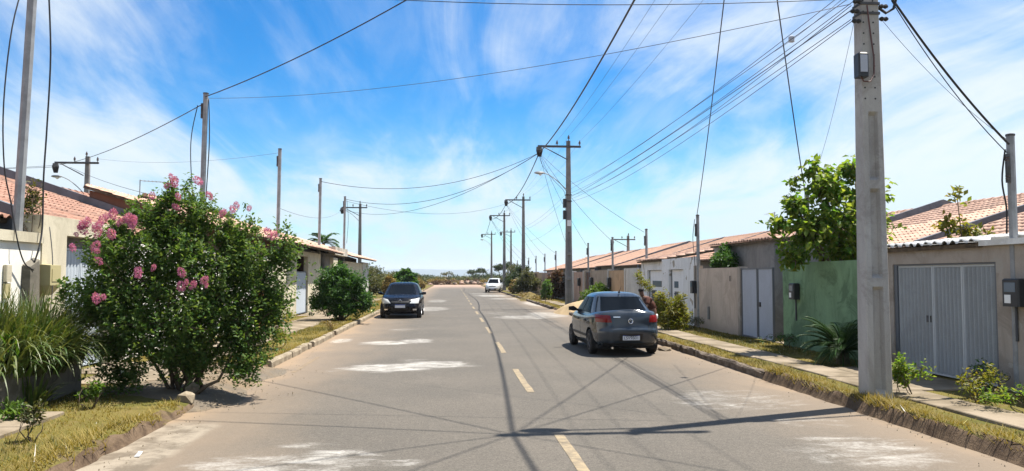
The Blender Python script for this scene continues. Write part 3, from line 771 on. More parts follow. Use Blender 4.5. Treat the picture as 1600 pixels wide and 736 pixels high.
MB().box(XW - .05, XW - .004, 23.75, 23.87, .45, .85).build('service_hatch', MT['greybox'], g)
meter_box(XW - .03, 25.05, 1.45, -1, 'dark meter box on the pier between beige wall and white house', MT['darkbox'], .24, .42, lab=False)
# -- white house front with two white doors
g = empty('white_house_front', (XW, 29, .1), 'white peeling house front with two white metal doors', 'house front')
bm = MB()
for (a, b_, z0, z1) in ((25.26, 26.55, -.05, 2.46), (28.35, 29.3, -.05, 2.46), (26.55, 28.35, 2.06, 2.46)): bm.box(XW, XW + .2, a, b_, z0, z1)
bm.box(XW + .08, XW + .24, 29.302, 29.6, -.05, 2.40); bm.box(XW + .08, XW + .24, 31.85, 32.85, -.05, 2.40); bm.box(XW + .08, XW + .24, 29.6, 31.85, 2.06, 2.40)
bm.build('wall', MT['w_white'], g)
def white_door(y0, y1, x, slit, louvre, lab):
    d = MB(); d.cbox(x, x + .05, y0, y1, .12, 2.05, .01); do = d.build('door', MT['whitedoor'], g); do['label'] = lab
    a, b_ = slit; p = MB(); p.box(x - .012, x - .002, a, b_, 1.38, 1.62); po = p.build('pane', MT['boxglass'], g); po.parent = do; po.location = (0, 0, 0)
    fr_ = MB(); fr_.box(x - .02, x + .02, y0 - .05, y0 - .002, .1, 2.09); fr_.box(x - .02, x + .02, y1 + .002, y1 + .05, .1, 2.09); fr_.box(x - .02, x + .02, y0 - .002, y1 + .002, 2.053, 2.09); fr_.build('door_frame', MT['gate_frame'], g)
    for i in range(6):
        l = MB(); z = .62 + i * .105; l.add([(x - .035, louvre[0], z), (x - .035, louvre[1], z), (x - .004, louvre[1], z + .055), (x - .004, louvre[0], z + .055)], [(0, 1, 2, 3), (3, 2, 1, 0)])
        l.add([(x - .003, louvre[0], z + .06), (x - .003, louvre[1], z + .06), (x - .003, louvre[1], z + .1), (x - .003, louvre[0], z + .1)], [(0, 3, 2, 1)])
        lo_ = l.build('louvre', MT['darkbox'], g); lo_.parent = do; lo_.location = (0, 0, 0)
white_door(26.6, 28.3, XW + .12, (27.5, 28.0), (27.5, 28.0), 'white door with a small square pane and peeled patch')
white_door(29.65, 31.8, XW + .2, (29.8, 31.4), (30.8, 31.6), 'white door with a long dark window slit')
MB().box(XW + .06, XW + .078, 29.42, 29.54, 1.45, 1.62).build('door_bell', MT['dark'], g)
hn = roof_slope(g, 29.3, 32.9, XW - .12, 2.44, XW + 4.2, 3.22, MT['tile_new'], None, 5)
# -- row houses, right side
names_r = ['nearest', 'second', 'third', 'fourth', 'fifth', 'sixth', 'seventh', 'eighth', 'ninth', 'tenth', 'eleventh', 'twelfth', 'thirteenth']
GR = 'tiled row houses behind the right-hand walls'
for k in range(12):
    y0 = 11.3 + 7.4 * k; y1 = y0 + 7.4
    lab = ['low clay-tiled house roof half hidden behind the ribbed garage gate wall', 'clay-tiled row house rising above the garage beside the big pole, rows of tiles distinct',
           'clay-tiled row house behind the green-leaved tree', 'clay-tiled row house behind the white house front'][k] if k < 4 else '%s tiled row house from the garage along the right-hand walls' % names_r[k]
    dz = random.uniform(-.08, .08) if k > 1 else 0
    gable_house(lab, y0, y1, 11.85, 2.55 + dz, 17.5, 4.25 + dz, 23.1, 2.55 + dz, MT['tile_new'] if k < 3 else MT['tile_far'], MT['w_grey'], GR,
                singles=(lambda y, j: (j // 1) * .5 + abs(y - 20) * .9) if k == 1 else None, samp=5 if k < 3 else (4 if k < 6 else 3))
g = empty('house_extension', (9.0, 23.2, .1), 'bare grey extension wall with tiled roof rising behind the beige wall', 'house extension')
bm = MB(); bm.box(9.0, 9.15, 20.9, 25.85, -.05, 2.80); bm.box(9.152, 12.2, 20.9, 21.05, -.05, 2.80); bm.build('wall', MT['w_grey'], g)
roof_slope(g, 20.8, 25.9, 8.85, 2.84, 11.7, 3.12, MT['tile_new'], None, 5)
# -- front walls further along
GW = 'front walls in the row beyond the white house'
def front_wall(y0, y1, zt, m, label, gate=None, gm=None, piers=True, meter=None, x=XW, sgn=1, pm=None):
    g = empty('front_wall', (x, (y0 + y1) / 2, .1), label, 'wall', GW)
    bm = MB(); t = .15 * sgn; xa, xb = min(x, x + t), max(x, x + t)
    if gate: 
        bm.box(xa, xb, y0, gate[0], -.05, zt); bm.box(xa, xb, gate[1], y1, -.05, zt)
        corrugated_leaf(g, x + .07 * sgn, -sgn, gate[0] + .02, (gate[0] + gate[1]) / 2 - .005, .14, zt - .06, gm, .12, .02)
        corrugated_leaf(g, x + .07 * sgn, -sgn, (gate[0] + gate[1]) / 2 + .005, gate[1] - .02, .14, zt - .06, gm, .12, .02)
    else: bm.box(xa, xb, y0, y1, -.05, zt)
    bm.build('wall', m, g)
    if piers:
        for yp in ((gate[0] - .24, gate[1] + .02) if gate else (y0 + .02, y1 - .26)):
            MB().box(xa - .035, xb + .035, yp, yp + .22, -.05, zt + .08).build('pier', pm or m, g)
    MB().box(xb + .002 if sgn > 0 else xa - 3.5, xb + 3.5 if sgn > 0 else xa - .002, y1 - .14, y1 - .005, -.05, zt - .1).build('side_wall', MT['w_grey'], g)
    return g
GD = {'brown': mat('gate_brown', (.12, .07, .05), (.09, .05, .04), 3, .6, .3), 'blue': MT['gate_blue'], 'grey': mat('gate_grey', (.22, .23, .25), (.17, .17, .18), 3, .6, .3)}
front_wall(32.9, 35.5, 2.18, FAR[0], 'pale grey white wall just past the white house front', piers=False)
front_wall(35.52, 39.7, 2.10, FAR[1], 'tan brown streaked wall behind the grey sedan roof', piers=True, pm=FAR[0])
front_wall(39.72, 47.0, 2.14, FAR[2], 'sand coloured wall with brown gate above the bright green bush', (44.6, 46.4), GD['brown'])
front_wall(47.02, 51.2, 2.08, FAR[3], 'pinkish wall right of the lamp pole base', piers=True, pm=FAR[0])
front_wall(51.22, 54.6, 2.1, FAR[0], 'narrow pale wall directly behind the lamp pole', (52, 54), GD['grey'])
front_wall(54.62, 62, 2.1, FAR[4], 'grey wall with blue grey gate left of the lamp pole', (58.2, 60.4), GD['blue'], pm=FAR[0])
front_wall(62.02, 69.4, 2.12, FAR[3], 'pinkish brown wall with wide piers past the grey wall', (63.4, 65), GD['brown'])
front_wall(69.42, 76.8, 2.15, FAR[1], 'tan wall third from the far end of the row', (73.4, 75.4), GD['brown'])
front_wall(76.82, 84.2, 2.15, FAR[2], 'sandy wall behind the tall roadside shrubs', (78, 80), GD['grey'])
front_wall(84.22, 92, 2.2, FAR[5], 'brown wall near the far end of the row', (86, 88.4), GD['brown'])
front_wall(92.02, 100, 2.2, FAR[3], 'last pinkish wall at the far end of the row', (95, 97), GD['brown'])
for i, (y, zz_) in enumerate(((38.9, 1.5), (43.9, 1.5), (48.3, 1.45))):
    meter_box(XW - .036, y, zz_, -1, ['small dark meter box on the tan streaked wall', 'small dark meter box on the sand coloured wall', 'small dark meter box on the pinkish wall by the lamp pole'][i], MT['darkbox'], .28, .5, lab=False)

# -- left side
XL = -6.6
g = empty('white_wall', (XL, 9, .1), 'white rendered front wall with projecting coping at the left edge', 'wall')
MB().box(XL - .15, XL, 1.0, 12.88, -.05, 2.33).build('wall', MT['w_white_left'], g)
MB().box(XL - .2, XL + .05, 1.0, 12.9, 2.332, 2.49).build('coping', MT['w_cream'], g)
g = empty('gateway', (XL, 14.4, .1), 'cream gate piers and lintel around the light blue gate', 'gateway')
bm = MB(); bm.box(XL - .35, XL + .01, 12.91, 13.70, -.05, 2.80); bm.box(XL - .35, XL + .01, 15.52, 16.1, -.05, 2.80); bm.box(XL - .35, XL + .01, 13.70, 15.52, 2.50, 2.80); bm.build('pier', MT['w_cream'], g)
MB().box(XL - .33, XL - .28, 13.702, 15.518, .16, 2.497).build('back_board', MT['w_grey'], g)
for a, b_ in ((13.73, 14.6), (14.62, 15.49)): corrugated_leaf(g, XL - .2, 1, a, b_, .16, 2.30, MT['gate_light'], .11, .02, MT['gate_light'])
front_wall(16.12, 22.3, 2.5, MT['w_white_left'], 'white wall hidden behind the pink-flowered bush', None, None, False, x=XL, sgn=-1)
front_wall(22.32, 26.5, 2.4, MT['w_white_left'], 'white wall beyond the pink-flowered bush', None, None, False, x=XL, sgn=-1)
g = empty('brick_pier', (XL + .05, 26.9, .1), 'orange brick gate pier glimpsed right of the pink-flowered bush', 'pier')
for j in range(15):
    for i in range(2):
        for q in range(2):
            off = (j % 2) * .06
            bm = MB(); y = 26.6 + i * .30; x = XL - .12 + q * .16
            bm.cbox(x + .004, x + .152, y + .004 + (off if i == 0 else 0), y + .292 + (off if i == 0 else 0), .1 + j * .085 + .004, .1 + j * .085 + .082, .006)
            o = bm.build('brick', MT['w_brick'], g)
            if i == 1: o.location.y += off
front_wall(27.4, 31.4, 2.5, MT['w_cream'], 'cream wall right behind the orange brick pier', None, None, False, x=XL, sgn=-1)
g = empty('porch_front', (XL, 36, .1), 'cream porch front with a light blue door and broad pier under tiled eave', 'house front')
bm = MB()
for a, b_, z0, z1 in ((31.5, 33.3, -.05, 2.92), (35.9, 39.2, -.05, 2.92), (33.3, 35.9, 2.70, 2.92), (40.2, 43.3, -.05, 2.2)): bm.box(XL - .2, XL, a, b_, z0, z1)
bm.build('wall', MT['w_cream'], g)
d = corrugated_leaf(g, XL - .1, 1, 33.34, 35.86, .16, 2.02, MT['gate_light'], .2, .015)
MB().box(XL - .8, XL - .75, 33.3, 43, 0, 2.9).build('inner_wall', MT['w_brown'], g)
g = empty('porch_front', (XL, 52, .1), 'pale porch front with white end pier at the far end of the left row', 'house front')
bm = MB()
for a, b_, z0, z1 in ((43.4, 45.0, -.05, 2.85), (45.0, 48.4, -.05, 2.1), (48.6, 57.2, -.05, 2.75)): bm.box(XL - .2, XL, a, b_, z0, z1)
bm.build('wall', MT['w_cream'], g)
MB().box(XL - .22, XL + .02, 57.25, 61.2, -.05, 2.85).build('end_pier', FAR[0], g)
MB().box(XL - .25, XL + .12, 43.2, 48.3, 3.02, 3.46).build('stained_parapet', plaster('parapet_stained', (.50, .46, .39), (.16, .14, .11), .7, .8, 0, lo=.42), g)
GL = 'tiled row houses behind the left-hand walls'
near_s = lambda y, j: (j * .38 - 3.2) ** 2 * .12 + abs(y - 21)
gable_house('old clay-tiled house at the left edge behind the white wall', 3.6, 13.0, -7.15, 2.72, -13, 4.68, -18.8, 2.72, MT['tile_old'], MT['w_grey'], GL, singles=lambda y, j: -y + j * .4, samp=5)
gable_house('old clay-tiled house above the cream gateway', 13.0, 22.45, -7.15, 2.72, -13, 4.68, -18.8, 2.72, MT['tile_old'], MT['w_grey'], GL, singles=lambda y, j: abs(j - 6) * .6 - y * .5, samp=5)
gable_house('old clay-tiled house next beyond the gateway house, left of the brown wall', 22.45, 31.4, -7.15, 2.72, -13, 4.66, -18.8, 2.72, MT['tile_old'], MT['w_grey'], GL, singles=lambda y, j: -j + abs(y - 25) * .8, samp=5)
g = empty('tall_house', (-8.5, 27, .1), 'taller front building with dark brown side wall under a pale tiled verge', 'house')
prism_y([(-10.25, -.05), (-10.25, 4.24), (-6.95, 3.25), (-6.95, -.05)], 22.5, 31.2).build('wall', MT['w_brown'], g)
roof_slope(g, 22.36, 31.3, -6.35, 3.12, -10.35, 4.36, MT['tile_new'], None, 4)
gable_house('tiled house with a small dark gable showing over the brown-walled building', 31.25, 40.6, -6.0, 3.07, -12.2, 5.0, -18.0, 3.0, MT['tile_new'], MT['w_grey'], GL, samp=4, par=False, inset=1.7)
g = empty('far_left_house', (-10, 50, .1), 'last tiled house of the left row, low eave over the porch', 'house')
prism_y([(-14.3, -.05), (-14.3, 5.35), (-7.4, 3.15), (-7.4, -.05)], 40.9, 60.2).build('wall', MT['w_grey'], g)
roof_slope(g, 40.75, 43.15, -6.0, 3.05, -14.4, 5.45, MT['tile_new'], None, 3); roof_slope(g, 48.35, 61.5, -6.0, 3.02, -14.4, 5.45, MT['tile_new'], None, 3)
roof_slope(g, 43.15, 48.35, -6.95, 3.25, -14.4, 5.45, MT['tile_new'], None, 3)
prism_y([(-14.3, 4.0), (-14.3, 5.9), (-11.3, 5.0), (-11.3, 4.0), ], 40.62, 40.74).build('parapet', MT['parapet'], g)
g = empty('planter_wall', (-6.0, 11, .1), 'low weathered concrete planter holding the tall grass at the left edge', 'planter')
bm = MB(); bm.cbox(-5.52, -5.38, 7.5, 11.75, -.05, .62, .02); bm.cbox(-6.55, -5.53, 11.6, 11.75, -.05, .60, .02); bm.build('wall', MT['darkconcrete'], g)  # wall colour darkened to stand for shade under the overhanging grass
MB().box(-6.58, -5.53, 7.4, 11.58, -.05, .5).build('soil', MT['gravel'], g)
g = empty('meter_box', (XL, 12.7, 1.2), 'beige meter box with tapered foot beside the dark cable duct', 'meter box', 'electricity meter boxes on the front walls')
bm = MB(); bm.loft([[(XL + .012, 12.78, 1.50), (XL + .13, 12.80, 1.50), (XL + .13, 13.02, 1.50), (XL + .012, 13.04, 1.50)], [(XL + .012, 12.72, 1.66), (XL + .24, 12.73, 1.66), (XL + .24, 13.06, 1.66), (XL + .012, 13.07, 1.66)], [(XL + .012, 12.72, 2.0), (XL + .24, 12.73, 1.98), (XL + .24, 13.06, 1.98), (XL + .012, 13.07, 2.0)]])
bm.build('case', MT['beigebox'], g); MB().box(XL + .241, XL + .248, 12.78, 13.01, 1.72, 1.92).build('lid', MT['beigebox'], g)
g = empty('dark_stub', (XL + .1, 12.4, .1), 'dark grey upright cable duct left of the beige meter box', 'duct')
bm = MB(); bm.loft([[(XL + .01, 12.28, .05), (XL + .15, 12.3, .05), (XL + .15, 12.66, .05), (XL + .01, 12.68, .05)], [(XL + .01, 12.36, 1.98), (XL + .12, 12.38, 1.95), (XL + .12, 12.64, 2.06), (XL + .01, 12.66, 2.1)]]); bm.build('duct', MT['darkconcrete'], g)  # plain dark upright block against the wall, top cut aslant
g = empty('intercom', (XL + .03, 11.75, 1.75), 'small pale intercom with dark slot on the white wall, left edge', 'intercom')
MB().cbox(XL + .002, XL + .06, 11.86, 12.0, 1.72, 1.98, .01).build('case', MT['w_cream'], g); MB().cbox(XL + .002, XL + .05, 11.86, 12.0, 1.48, 1.70, .01).build('speaker_slot', MT['beigebox'], g)

# ------------------------------------------------------------------ poles and wires
def dt_shaft(x, y, H, wb, wt, db, dt_, cells, m, root, holes=False):
    """concrete pole: tapering H section, recessed panels between ledges on both wide faces"""
    bm = MB(); rings = []
    def ring(z, n):
        t = z / H; w = wb + (wt - wb) * t; d = db + (dt_ - db) * t; f = w * .40; n = n * d; c = .012
        p = [(-w / 2, -d / 2 + c), (-w / 2 + c, -d / 2), (-f / 2 - c, -d / 2), (-f / 2 + .012, -d / 2 + n), (f / 2 - .012, -d / 2 + n), (f / 2 + c, -d / 2), (w / 2 - c, -d / 2), (w / 2, -d / 2 + c)]
        q = [(-a, -b) for a, b in p]
        return [(x + a, y + b, z) for a, b in p + q]
    lv = [(-.2, 0)]
    for a, b_ in cells: lv += [(a, 0), (a + .05, .27), (b_ - .05, .27), (b_, 0)]
    lv += [(H, 0)]
    bm.loft([ring(z, n) for z, n in lv]); return bm.build('shaft', m, root, smooth=25)
def crossarm(root, x, y, z, l, r_, m, ins):
    bm = MB(); bm.box(x - l, x + r_, y - .055, y + .055, z - .055, z + .055); bm.build('crossarm', m, root)
    bm = MB(); bm.tube([(x - l * .80, y - .07, z - .06), (x - .1, y - .1, z - .75)], .028, 4); bm.build('brace', m, root)
    for (dx_, base) in ins:
        prof = [(.02, 0), (.02, .07), (.06, .09), (.065, .12), (.04, .15), (.062, .17), (.06, .20), (.03, .25), (.02, .30)]
        MB().lathe(prof, (x + dx_, y, base), 10).build('insulator', MT['porcelain'], root)
def utility_pole(x, y, label, lamp=False, near=False, H=9.45, arm=9.1, group='concrete utility poles along the right-hand verge', m=None, lz=0):
    root = empty('utility_pole', (x, y, .1), label, 'utility pole', group); m = m or (MT['pole'] if near else MT['polefar'])
    cells = [(.2, 1.66), (1.78, 3.02), (3.14, 4.10)] if near else [(.3, 1.6), (1.75, 3.0), (3.15, 4.3)]
    if near: dt_shaft(x, y, H, .355, .20, .27, .16, cells, m, root)
    else: dt_shaft(x, y, H, .41, .22, .29, .17, cells, m, root)
    crossarm(root, x, y - .16, arm, 1.75, .68, MT['iron'], [(-.66, arm + .055), (0.0, H + .0 if False else arm + .36), (.62, arm + .055)])
    MB().tube([(x, y - .15, arm - .05), (x, y - .16, H + .12)], .02, 5).build('pin', MT['iron'], root)
    bm = MB(); jx = x - 1.66
    for k in range(4): bm.tube([(jx - .14 + .07 * k, y - .2, arm - .04), (jx - .14 + .09 * k, y - .25, arm - .25), (jx - .08 + .05 * k, y - .2, arm - .6)], [.035, .062, .035], 6)
    bm.build('cable_clamp', MT['cable'], root)
    if lamp:
        A = MB(); pts = []
        for t in np.linspace(0, 1, 9): pts.append((x - .12 - 1.35 * t, y - .12, lz + .95 * math.sin(t * 1.45) / math.sin(1.45)))
        A.tube(pts, .026, 6); A.build('lamp_arm', MT['steel'], root)
        hx_, hz = pts[-1][0], pts[-1][2]; hb = MB(); rings = []
        for t, w, h0, h1 in ((0, .03, -.02, .03), (.12, .11, -.05, .07), (.3, .15, -.07, .09), (.5, .12, -.05, .08), (.6, .03, -.01, .03)):
            rings.append([(hx_ + .12 - t, y - .12 - w, hz), (hx_ + .12 - t, y - .12 - w * .7, hz + h1 * .8), (hx_ + .12 - t, y - .12, hz + h1), (hx_ + .12 - t, y - .12 + w * .7, hz + h1 * .8), (hx_ + .12 - t, y - .12 + w, hz), (hx_ + .12 - t, y - .12 + w * .6, hz + h0), (hx_ + .12 - t, y - .12 - w * .6, hz + h0)])
        hb.loft(rings); hb.build('lamp_head', MT['steel'], root, smooth=40)
        MB().lathe([(.02, -.15), (.085, -.11), (.10, -.05)], (hx_ - .14, y - .12, hz), 10).build('lamp_glass', MT['white'], root)
    return root
UP = [(6.5, 42.7, 'concrete utility pole with street lamp and stacked boxes, second along the right verge', True),
      (6.75, 73.0, 'concrete utility pole third along the right verge, with short left-reaching crossarm', False),
      (6.2, 92.0, 'concrete utility pole fourth along the right verge, behind the third', False),
      (6.75, 133., 'slim far utility pole with lamp, standing over the white car', True),
      (9.6, 126., 'far utility pole right of the others near the end of the walls', False)]
p1 = utility_pole(5.84, 10.3, 'big concrete pole in the right foreground with cable box and recessed panels', True, True, lz=7.0)
for i, q in enumerate(UP): 
    pp = utility_pole(q[0], q[1], q[2], q[3], lz=6.65 if i == 0 else 7.2)
    if i == 0: pole2 = pp
utility_pole(6.3, -21, 'concrete utility pole standing behind the viewpoint')
GPL = 'concrete utility poles behind the left-hand houses'
pG = utility_pole(-21.1, 46, 'utility pole with street lamp over the old tiled roofs at far left', True, H=8.75, arm=8.35, lz=6.6, group=GPL)
pF = utility_pole(-8.8, 74, 'utility pole with crossarm behind the far end of the left row', True, H=8.75, arm=8.35, lz=7.1, group=GPL)
utility_pole(17.6, 76, 'small distant utility pole showing above the right-hand roofs', False, H=5.9, arm=5.5, group='utility pole behind the right-hand houses')
# fittings on the two nearest poles
x, y = 5.84, 10.3
for zz_ in np.arange(4.28, 5.9, .155):
    for dx_, in ((.045,), (-.115,)):
        yf = y - (.27 + (.16 - .27) * zz_ / 9.45) / 2
        MB().lathe([(.0, -.004), (.013, -.004), (.013, .01)], (x + dx_ * (1 - .02 * zz_), yf, zz_), 6, 'y').build('bolt_hole', MT['dark'], p1)
bm = MB(); bm.cbox(5.58, 5.73, 10.05, 10.21, 4.56, 4.90, .02); b1 = bm.build('cable_box', MT['darkbox'], p1)
MB().box(5.60, 5.70, 10.042, 10.049, 4.62, 4.86).build('box_face', MT['gate_pale'], p1)
bm = MB(); bm.tube([(5.78, 10.165, 5.6), (5.82, 10.165, 5.2), (5.86, 10.16, 4.85), (5.85, 10.15, 4.62), (5.77, 10.11, 4.50), (5.67, 10.10, 4.50), (5.64, 10.12, 4.57)], .011, 6); bm.build('looped_lead', flat('lead_brown', (.10, .045, .04), .5), p1)
for zz_ in (5.48, 5.62):
    MB().box(x - .14, x + .14, y - .118, y + .118, zz_, zz_ + .035).build('strap', MT['iron'], p1)
for k, (dx_, dz_) in enumerate(((-.20, 5.38), (-.22, 5.52), (-.18, 5.66), (.2, 5.42), (.2, 5.6))):
    MB().lathe([(.02, -.06), (.035, -.03), (.022, 0), (.035, .03), (.02, .06)], (x + dx_, y - .1, dz_), 8, 'x').build('anchor_clamp', MT['dark'], p1)
MB().tube([(x + .12, y - .05, 5.62), (x + .26, y - .06, 5.52), (x + .36, y - .08, 5.58), (x + .39, y - .1, 5.72)], .02, 6).build('cable_bracket', MT['cable'], p1)
x, y = 6.5, 42.7
for zz_, h in ((5.65, .5), (5.0, .5)): MB().cbox(x - .33, x - .14, y - .24, y - .02, zz_, zz_ + h, .02).build('junction_box', MT['darkbox'], pole2)
MB().box(x - .1, x + .12, y - .16, y - .13, 4.62, 4.95).build('number_plate', MT['white'], pole2)
for zz_ in (6.0, 6.35): MB().box(x - .17, x + .17, y - .15, y + .15, zz_, zz_ + .05).build('strap', MT['iron'], pole2)

post_me = {}
def service_post(x, y, H, label, group, lean=0.0, r=.06):
    root = empty('service_post', (x, y, .1), label, 'post', group)
    MB().tube([(x, y, -.05), (x + lean * .5, y, H / 2), (x + lean, y, H)], [r * 1.08, r * 1.04, r], 8).build('shaft', MT['steel'], root, smooth=40)
    MB().lathe([(r * 1.15, 0), (r * 1.15, .03), (.01, .045)], (x + lean, y, H - .01), 8).build('cap', MT['iron'], root)
    bm = MB()
    for dz_ in (.35, .62): bm.lathe([(.015, -.04), (.035, -.02), (.02, 0), (.035, .02), (.015, .04)], (x + lean - .09, y - .04, H - dz_), 8)
    bm.build('spool_insulator', MT['porcelain'], root)
    MB().box(x + lean - .11, x + lean - .055, y - .06, y - .02, H - .7, H - .28).build('bracket', MT['iron'], root)
    return root
PR = [(8.13, 10.55, 'thin grey service post rising behind the garage wall at the right edge'), (8.28, 17.35, 'thin grey service post inside the tree behind the green wall'), (8.1, 24.85, 'thin grey service post between beige wall and white house'),
      (8.3, 32.4, 'thin grey service post past the white house front'), (8.3, 39.4, 'thin service post above the tan streaked wall'), (8.3, 46.6, 'thin service post just right of the lamp pole')]
for k in range(7): PR.append((8.3, 54 + 7.35 * k, '%s thin service post beyond the lamp pole' % ['first', 'second', 'third', 'fourth', 'fifth', 'sixth', 'farthest'][k]))
for (x, y, l) in PR: service_post(x, y, 3.86 if y < 20 else 3.82, l, 'thin service posts along the right-hand walls', r=.055 if y < 60 else .05)
PL = [(-6.86, 12.55, 'leaning grey service post behind the white wall at the left edge', .2, 6.9), (-6.9, 21.6, 'tall grey service post rising out of the pink-flowered bush', .08, 6.85), (-6.6 - .3, 30.9, 'tall grey service post right of the pink-flowered bush', .05, 6.85),
      (-6.9, 40.3, 'tall grey service post above the porch with the light blue door', .06, 6.87), (-6.9, 49.4, 'tall thin service post just left of the far left utility pole', .06, 6.87)]
for (x, y, l, ln, H) in PL: service_post(x, y, H, l, 'tall service posts along the left-hand walls', ln, .07)

def wire(a, b, sag, r, label, name='power_cable', cat='cable', n=22, grp=None, side=0, m=None):
    a, b = Vector(a), Vector(b); pts = []
    for i in range(n + 1):
        t = i / n; p = a.lerp(b, t); p.z -= sag * 4 * t * (1 - t); pts.append(p)
    o = MB().tube(pts, r, 6 if r > .012 else 4).build(name, m or MT['cable'], None, a, smooth=True)
    return tag(o, label, cat, grp or 'overhead cables')
J1, J2, J3, J4, J5 = (4.10, 10.1, 8.72), (4.82, 42.5, 8.72), (5.08, 72.8, 8.72), (4.55, 91.8, 8.72), (5.1, 132.8, 8.72); J0 = (4.62, -21.2, 8.72)
THK = 'thick black main cable strung '
wire(J1, J2, .55, .028, THK + 'from the big pole to the lamp pole'); wire(J2, J3, .7, .028, THK + 'from the lamp pole to the third pole')
wire(J3, J4, .5, .028, THK + 'from the third pole to the fourth pole'); wire(J4, J5, .8, .028, THK + 'from the fourth pole to the far lamp pole'); wire(J0, J1, .6, .028, THK + 'from behind the viewpoint to the big pole')
PX = [6.3, 5.78, 6.5, 6.75, 6.2, 6.75]; PY = [-21, 10.3, 42.7, 73, 92, 133]
nm = ['behind the viewpoint', 'the big pole', 'the lamp pole', 'the third pole', 'the fourth pole', 'the far lamp pole']
for q, (dx_, zz_, w) in enumerate(((-.66, 9.42, 'left'), (0, 9.72, 'middle'), (.62, 9.42, 'right'))):
    for k in range(5): wire((PX[k] + dx_, PY[k] - .16, zz_), (PX[k + 1] + dx_, PY[k + 1] - .16, zz_), .35 if k < 2 else .5, .0055, '%s thin bare conductor from %s to %s' % (w, nm[k], nm[k + 1]), m=MT['cablegrey'])
for k, (za, zb, sg, xa, xb) in enumerate(((5.40, 6.05, .25, 5.56, 6.40), (5.52, 6.15, .15, 5.55, 6.38), (5.66, 6.4, .30, 5.6, 6.4), (5.38, 6.0, .40, 5.58, 6.6), (5.6, 6.3, .5, 5.57, 6.38), (5.75, 6.6, .12, 5.6, 6.42), (5.9, 6.9, .35, 5.62, 6.4))):
    wire((xa, 10.2, za), (xb, 42.6, zb), sg, .0065 if k != 1 else .009, '%s of the thin telephone cables fanning from the big pole to the lamp pole' % ['lowest', 'second lowest', 'third lowest', 'sagging inner', 'most sagging', 'second highest', 'highest'][k], 'telephone_cable', m=MT['cablegrey'])
for k, (za, zb) in enumerate(((6.2, 6.2), (6.5, 6.5))): wire((6.4, 42.6, za), (6.65, 72.9, zb), .3, .006, '%s thin telephone cable from lamp pole to third pole' % ['lower', 'upper'][k], 'telephone_cable', m=MT['cablegrey'])
# service drops
wire(J1, (-6.82, 21.55, 6.75), .42, .013, 'black service cable crossing the road to the post in the pink-flowered bush')
wire((5.56, 10.2, 5.62), (-6.80, 21.5, 6.7), .35, .005, 'thin cable crossing from the big pole to the post in the pink-flowered bush', m=MT['cablegrey'])
wire((-6.66, 12.55, 6.75), (5.6, 10.2, 5.7), .30, .006, 'thin cable crossing the road near the top of the view')
wire(J1, (-6.7, 12.5, 6.6), .35, .013, 'black service cable from the big pole to the leaning left post')
wire(J1, (-6.8, 4.5, 6.7), .3, .011, 'service cable from the big pole back over the road to the near left')
wire(J1, (-6.8, -4.5, 6.7), .3, .011, 'service cable from the big pole back over the viewpoint')
wire(J1, (8.2, 3.0, 3.7), .3, .010, 'service cable from the big pole to the right behind the viewpoint')
wire(J1, (8.05, 24.8, 3.75), .30, .011, 'black service cable down to the post beside the white house')
wire(J1, (8.22, 17.3, 3.72), .22, .011, 'black service cable down to the post inside the tree')
wire((6.17, 10.2, 5.72), (8.06, 10.49, 3.72), .10, .016, 'thick twisted service cable from the big pole to the right-edge post')
wire((6.17, 10.22, 5.70), (8.05, 10.52, 3.60), .14, .009, 'second service cable twisted beside the right-edge one')
wire((6.0, 10.2, 5.42), (8.06, 10.53, 3.80), .12, .004, 'hair-thin line from the big pole to the right-edge post', m=MT['cablegrey'])
wire((5.6, 10.2, 5.35), (8.2, 17.3, 3.6), .30, .003, 'hair-thin faint line drooping from the big pole toward the tree', m=MT['cablegrey'])
for k, (yy, sg) in enumerate(((32.4, .25), (39.4, .3), (46.6, .3), (54, .3))): wire(J2, (8.2, yy, 3.7), sg, .009, 'service cable from the lamp pole to the %s' % ['post past the white house', 'post above the tan wall', 'post right of the lamp pole', 'first post beyond the lamp pole'][k])
for k, (xx, yy, zz_, sg) in enumerate(((-6.84, 40.25, 6.72, .8), (-6.84, 49.3, 6.72, 1.0), (-10.2, 73.8, 8.1, 1.2))): wire(J2, (xx, yy, zz_), sg * 1.3, .014, 'service cable from the lamp pole across the road to the %s' % ['post over the porch', 'far thin left post', 'far left utility pole'][k])
wire((-10.4, 73.9, 8.2), (-6.84, 30.85, 4.5), .6, .008, 'service cable from the far left pole down toward the left row')
for k, yy in enumerate((61.35, 68.7, 76.05)): wire(J3, (8.2, yy, 3.7), .3, .010, 'service cable from the third pole to the %s post beyond the lamp pole' % ['second', 'third', 'fourth'][k])
for k, yy in enumerate((83.4, 90.75, 98.1)): wire(J4, (8.2, yy, 3.7), .3, .011, 'service cable from the fourth pole to the %s post beyond the lamp pole' % ['fifth', 'sixth', 'farthest'][k])
wire(J3, (-6.84, 49.3, 6.6), .9, .010, 'service cable from the third pole to the thin left post')
wire((-22.7, 45.8, 8.2), (-6.86, 21.65, 6.6), .3, .013, 'black cable from the far left lamp pole to the post in the bush')
wire((-22.7, 45.8, 8.1), (-28, 32, 6.6), .3, .012, 'black cable leaving the far left lamp pole toward the left edge'); wire((-22.7, 45.8, 8.2), (-34, 44, 8.0), .3, .010, 'level cable from the far left lamp pole to the left edge')
wire((-22.0, 45.8, 8.1), (-11.5, 33, 5.0), .2, .010, 'cable from the far left lamp pole down to the tall brown house')
wire((-20.5, 45.8, 8.6), (-6.9, 30.9, 6.7), .3, .005, 'thin line from the far left lamp pole to the post right of the bush', m=MT['cablegrey'])
wire((6.6, 42.7, 5.4), (6.75, 73, 5.2), .5, .006, 'lowest thin telephone cable past the lamp pole', 'telephone_cable', m=MT['cablegrey'])
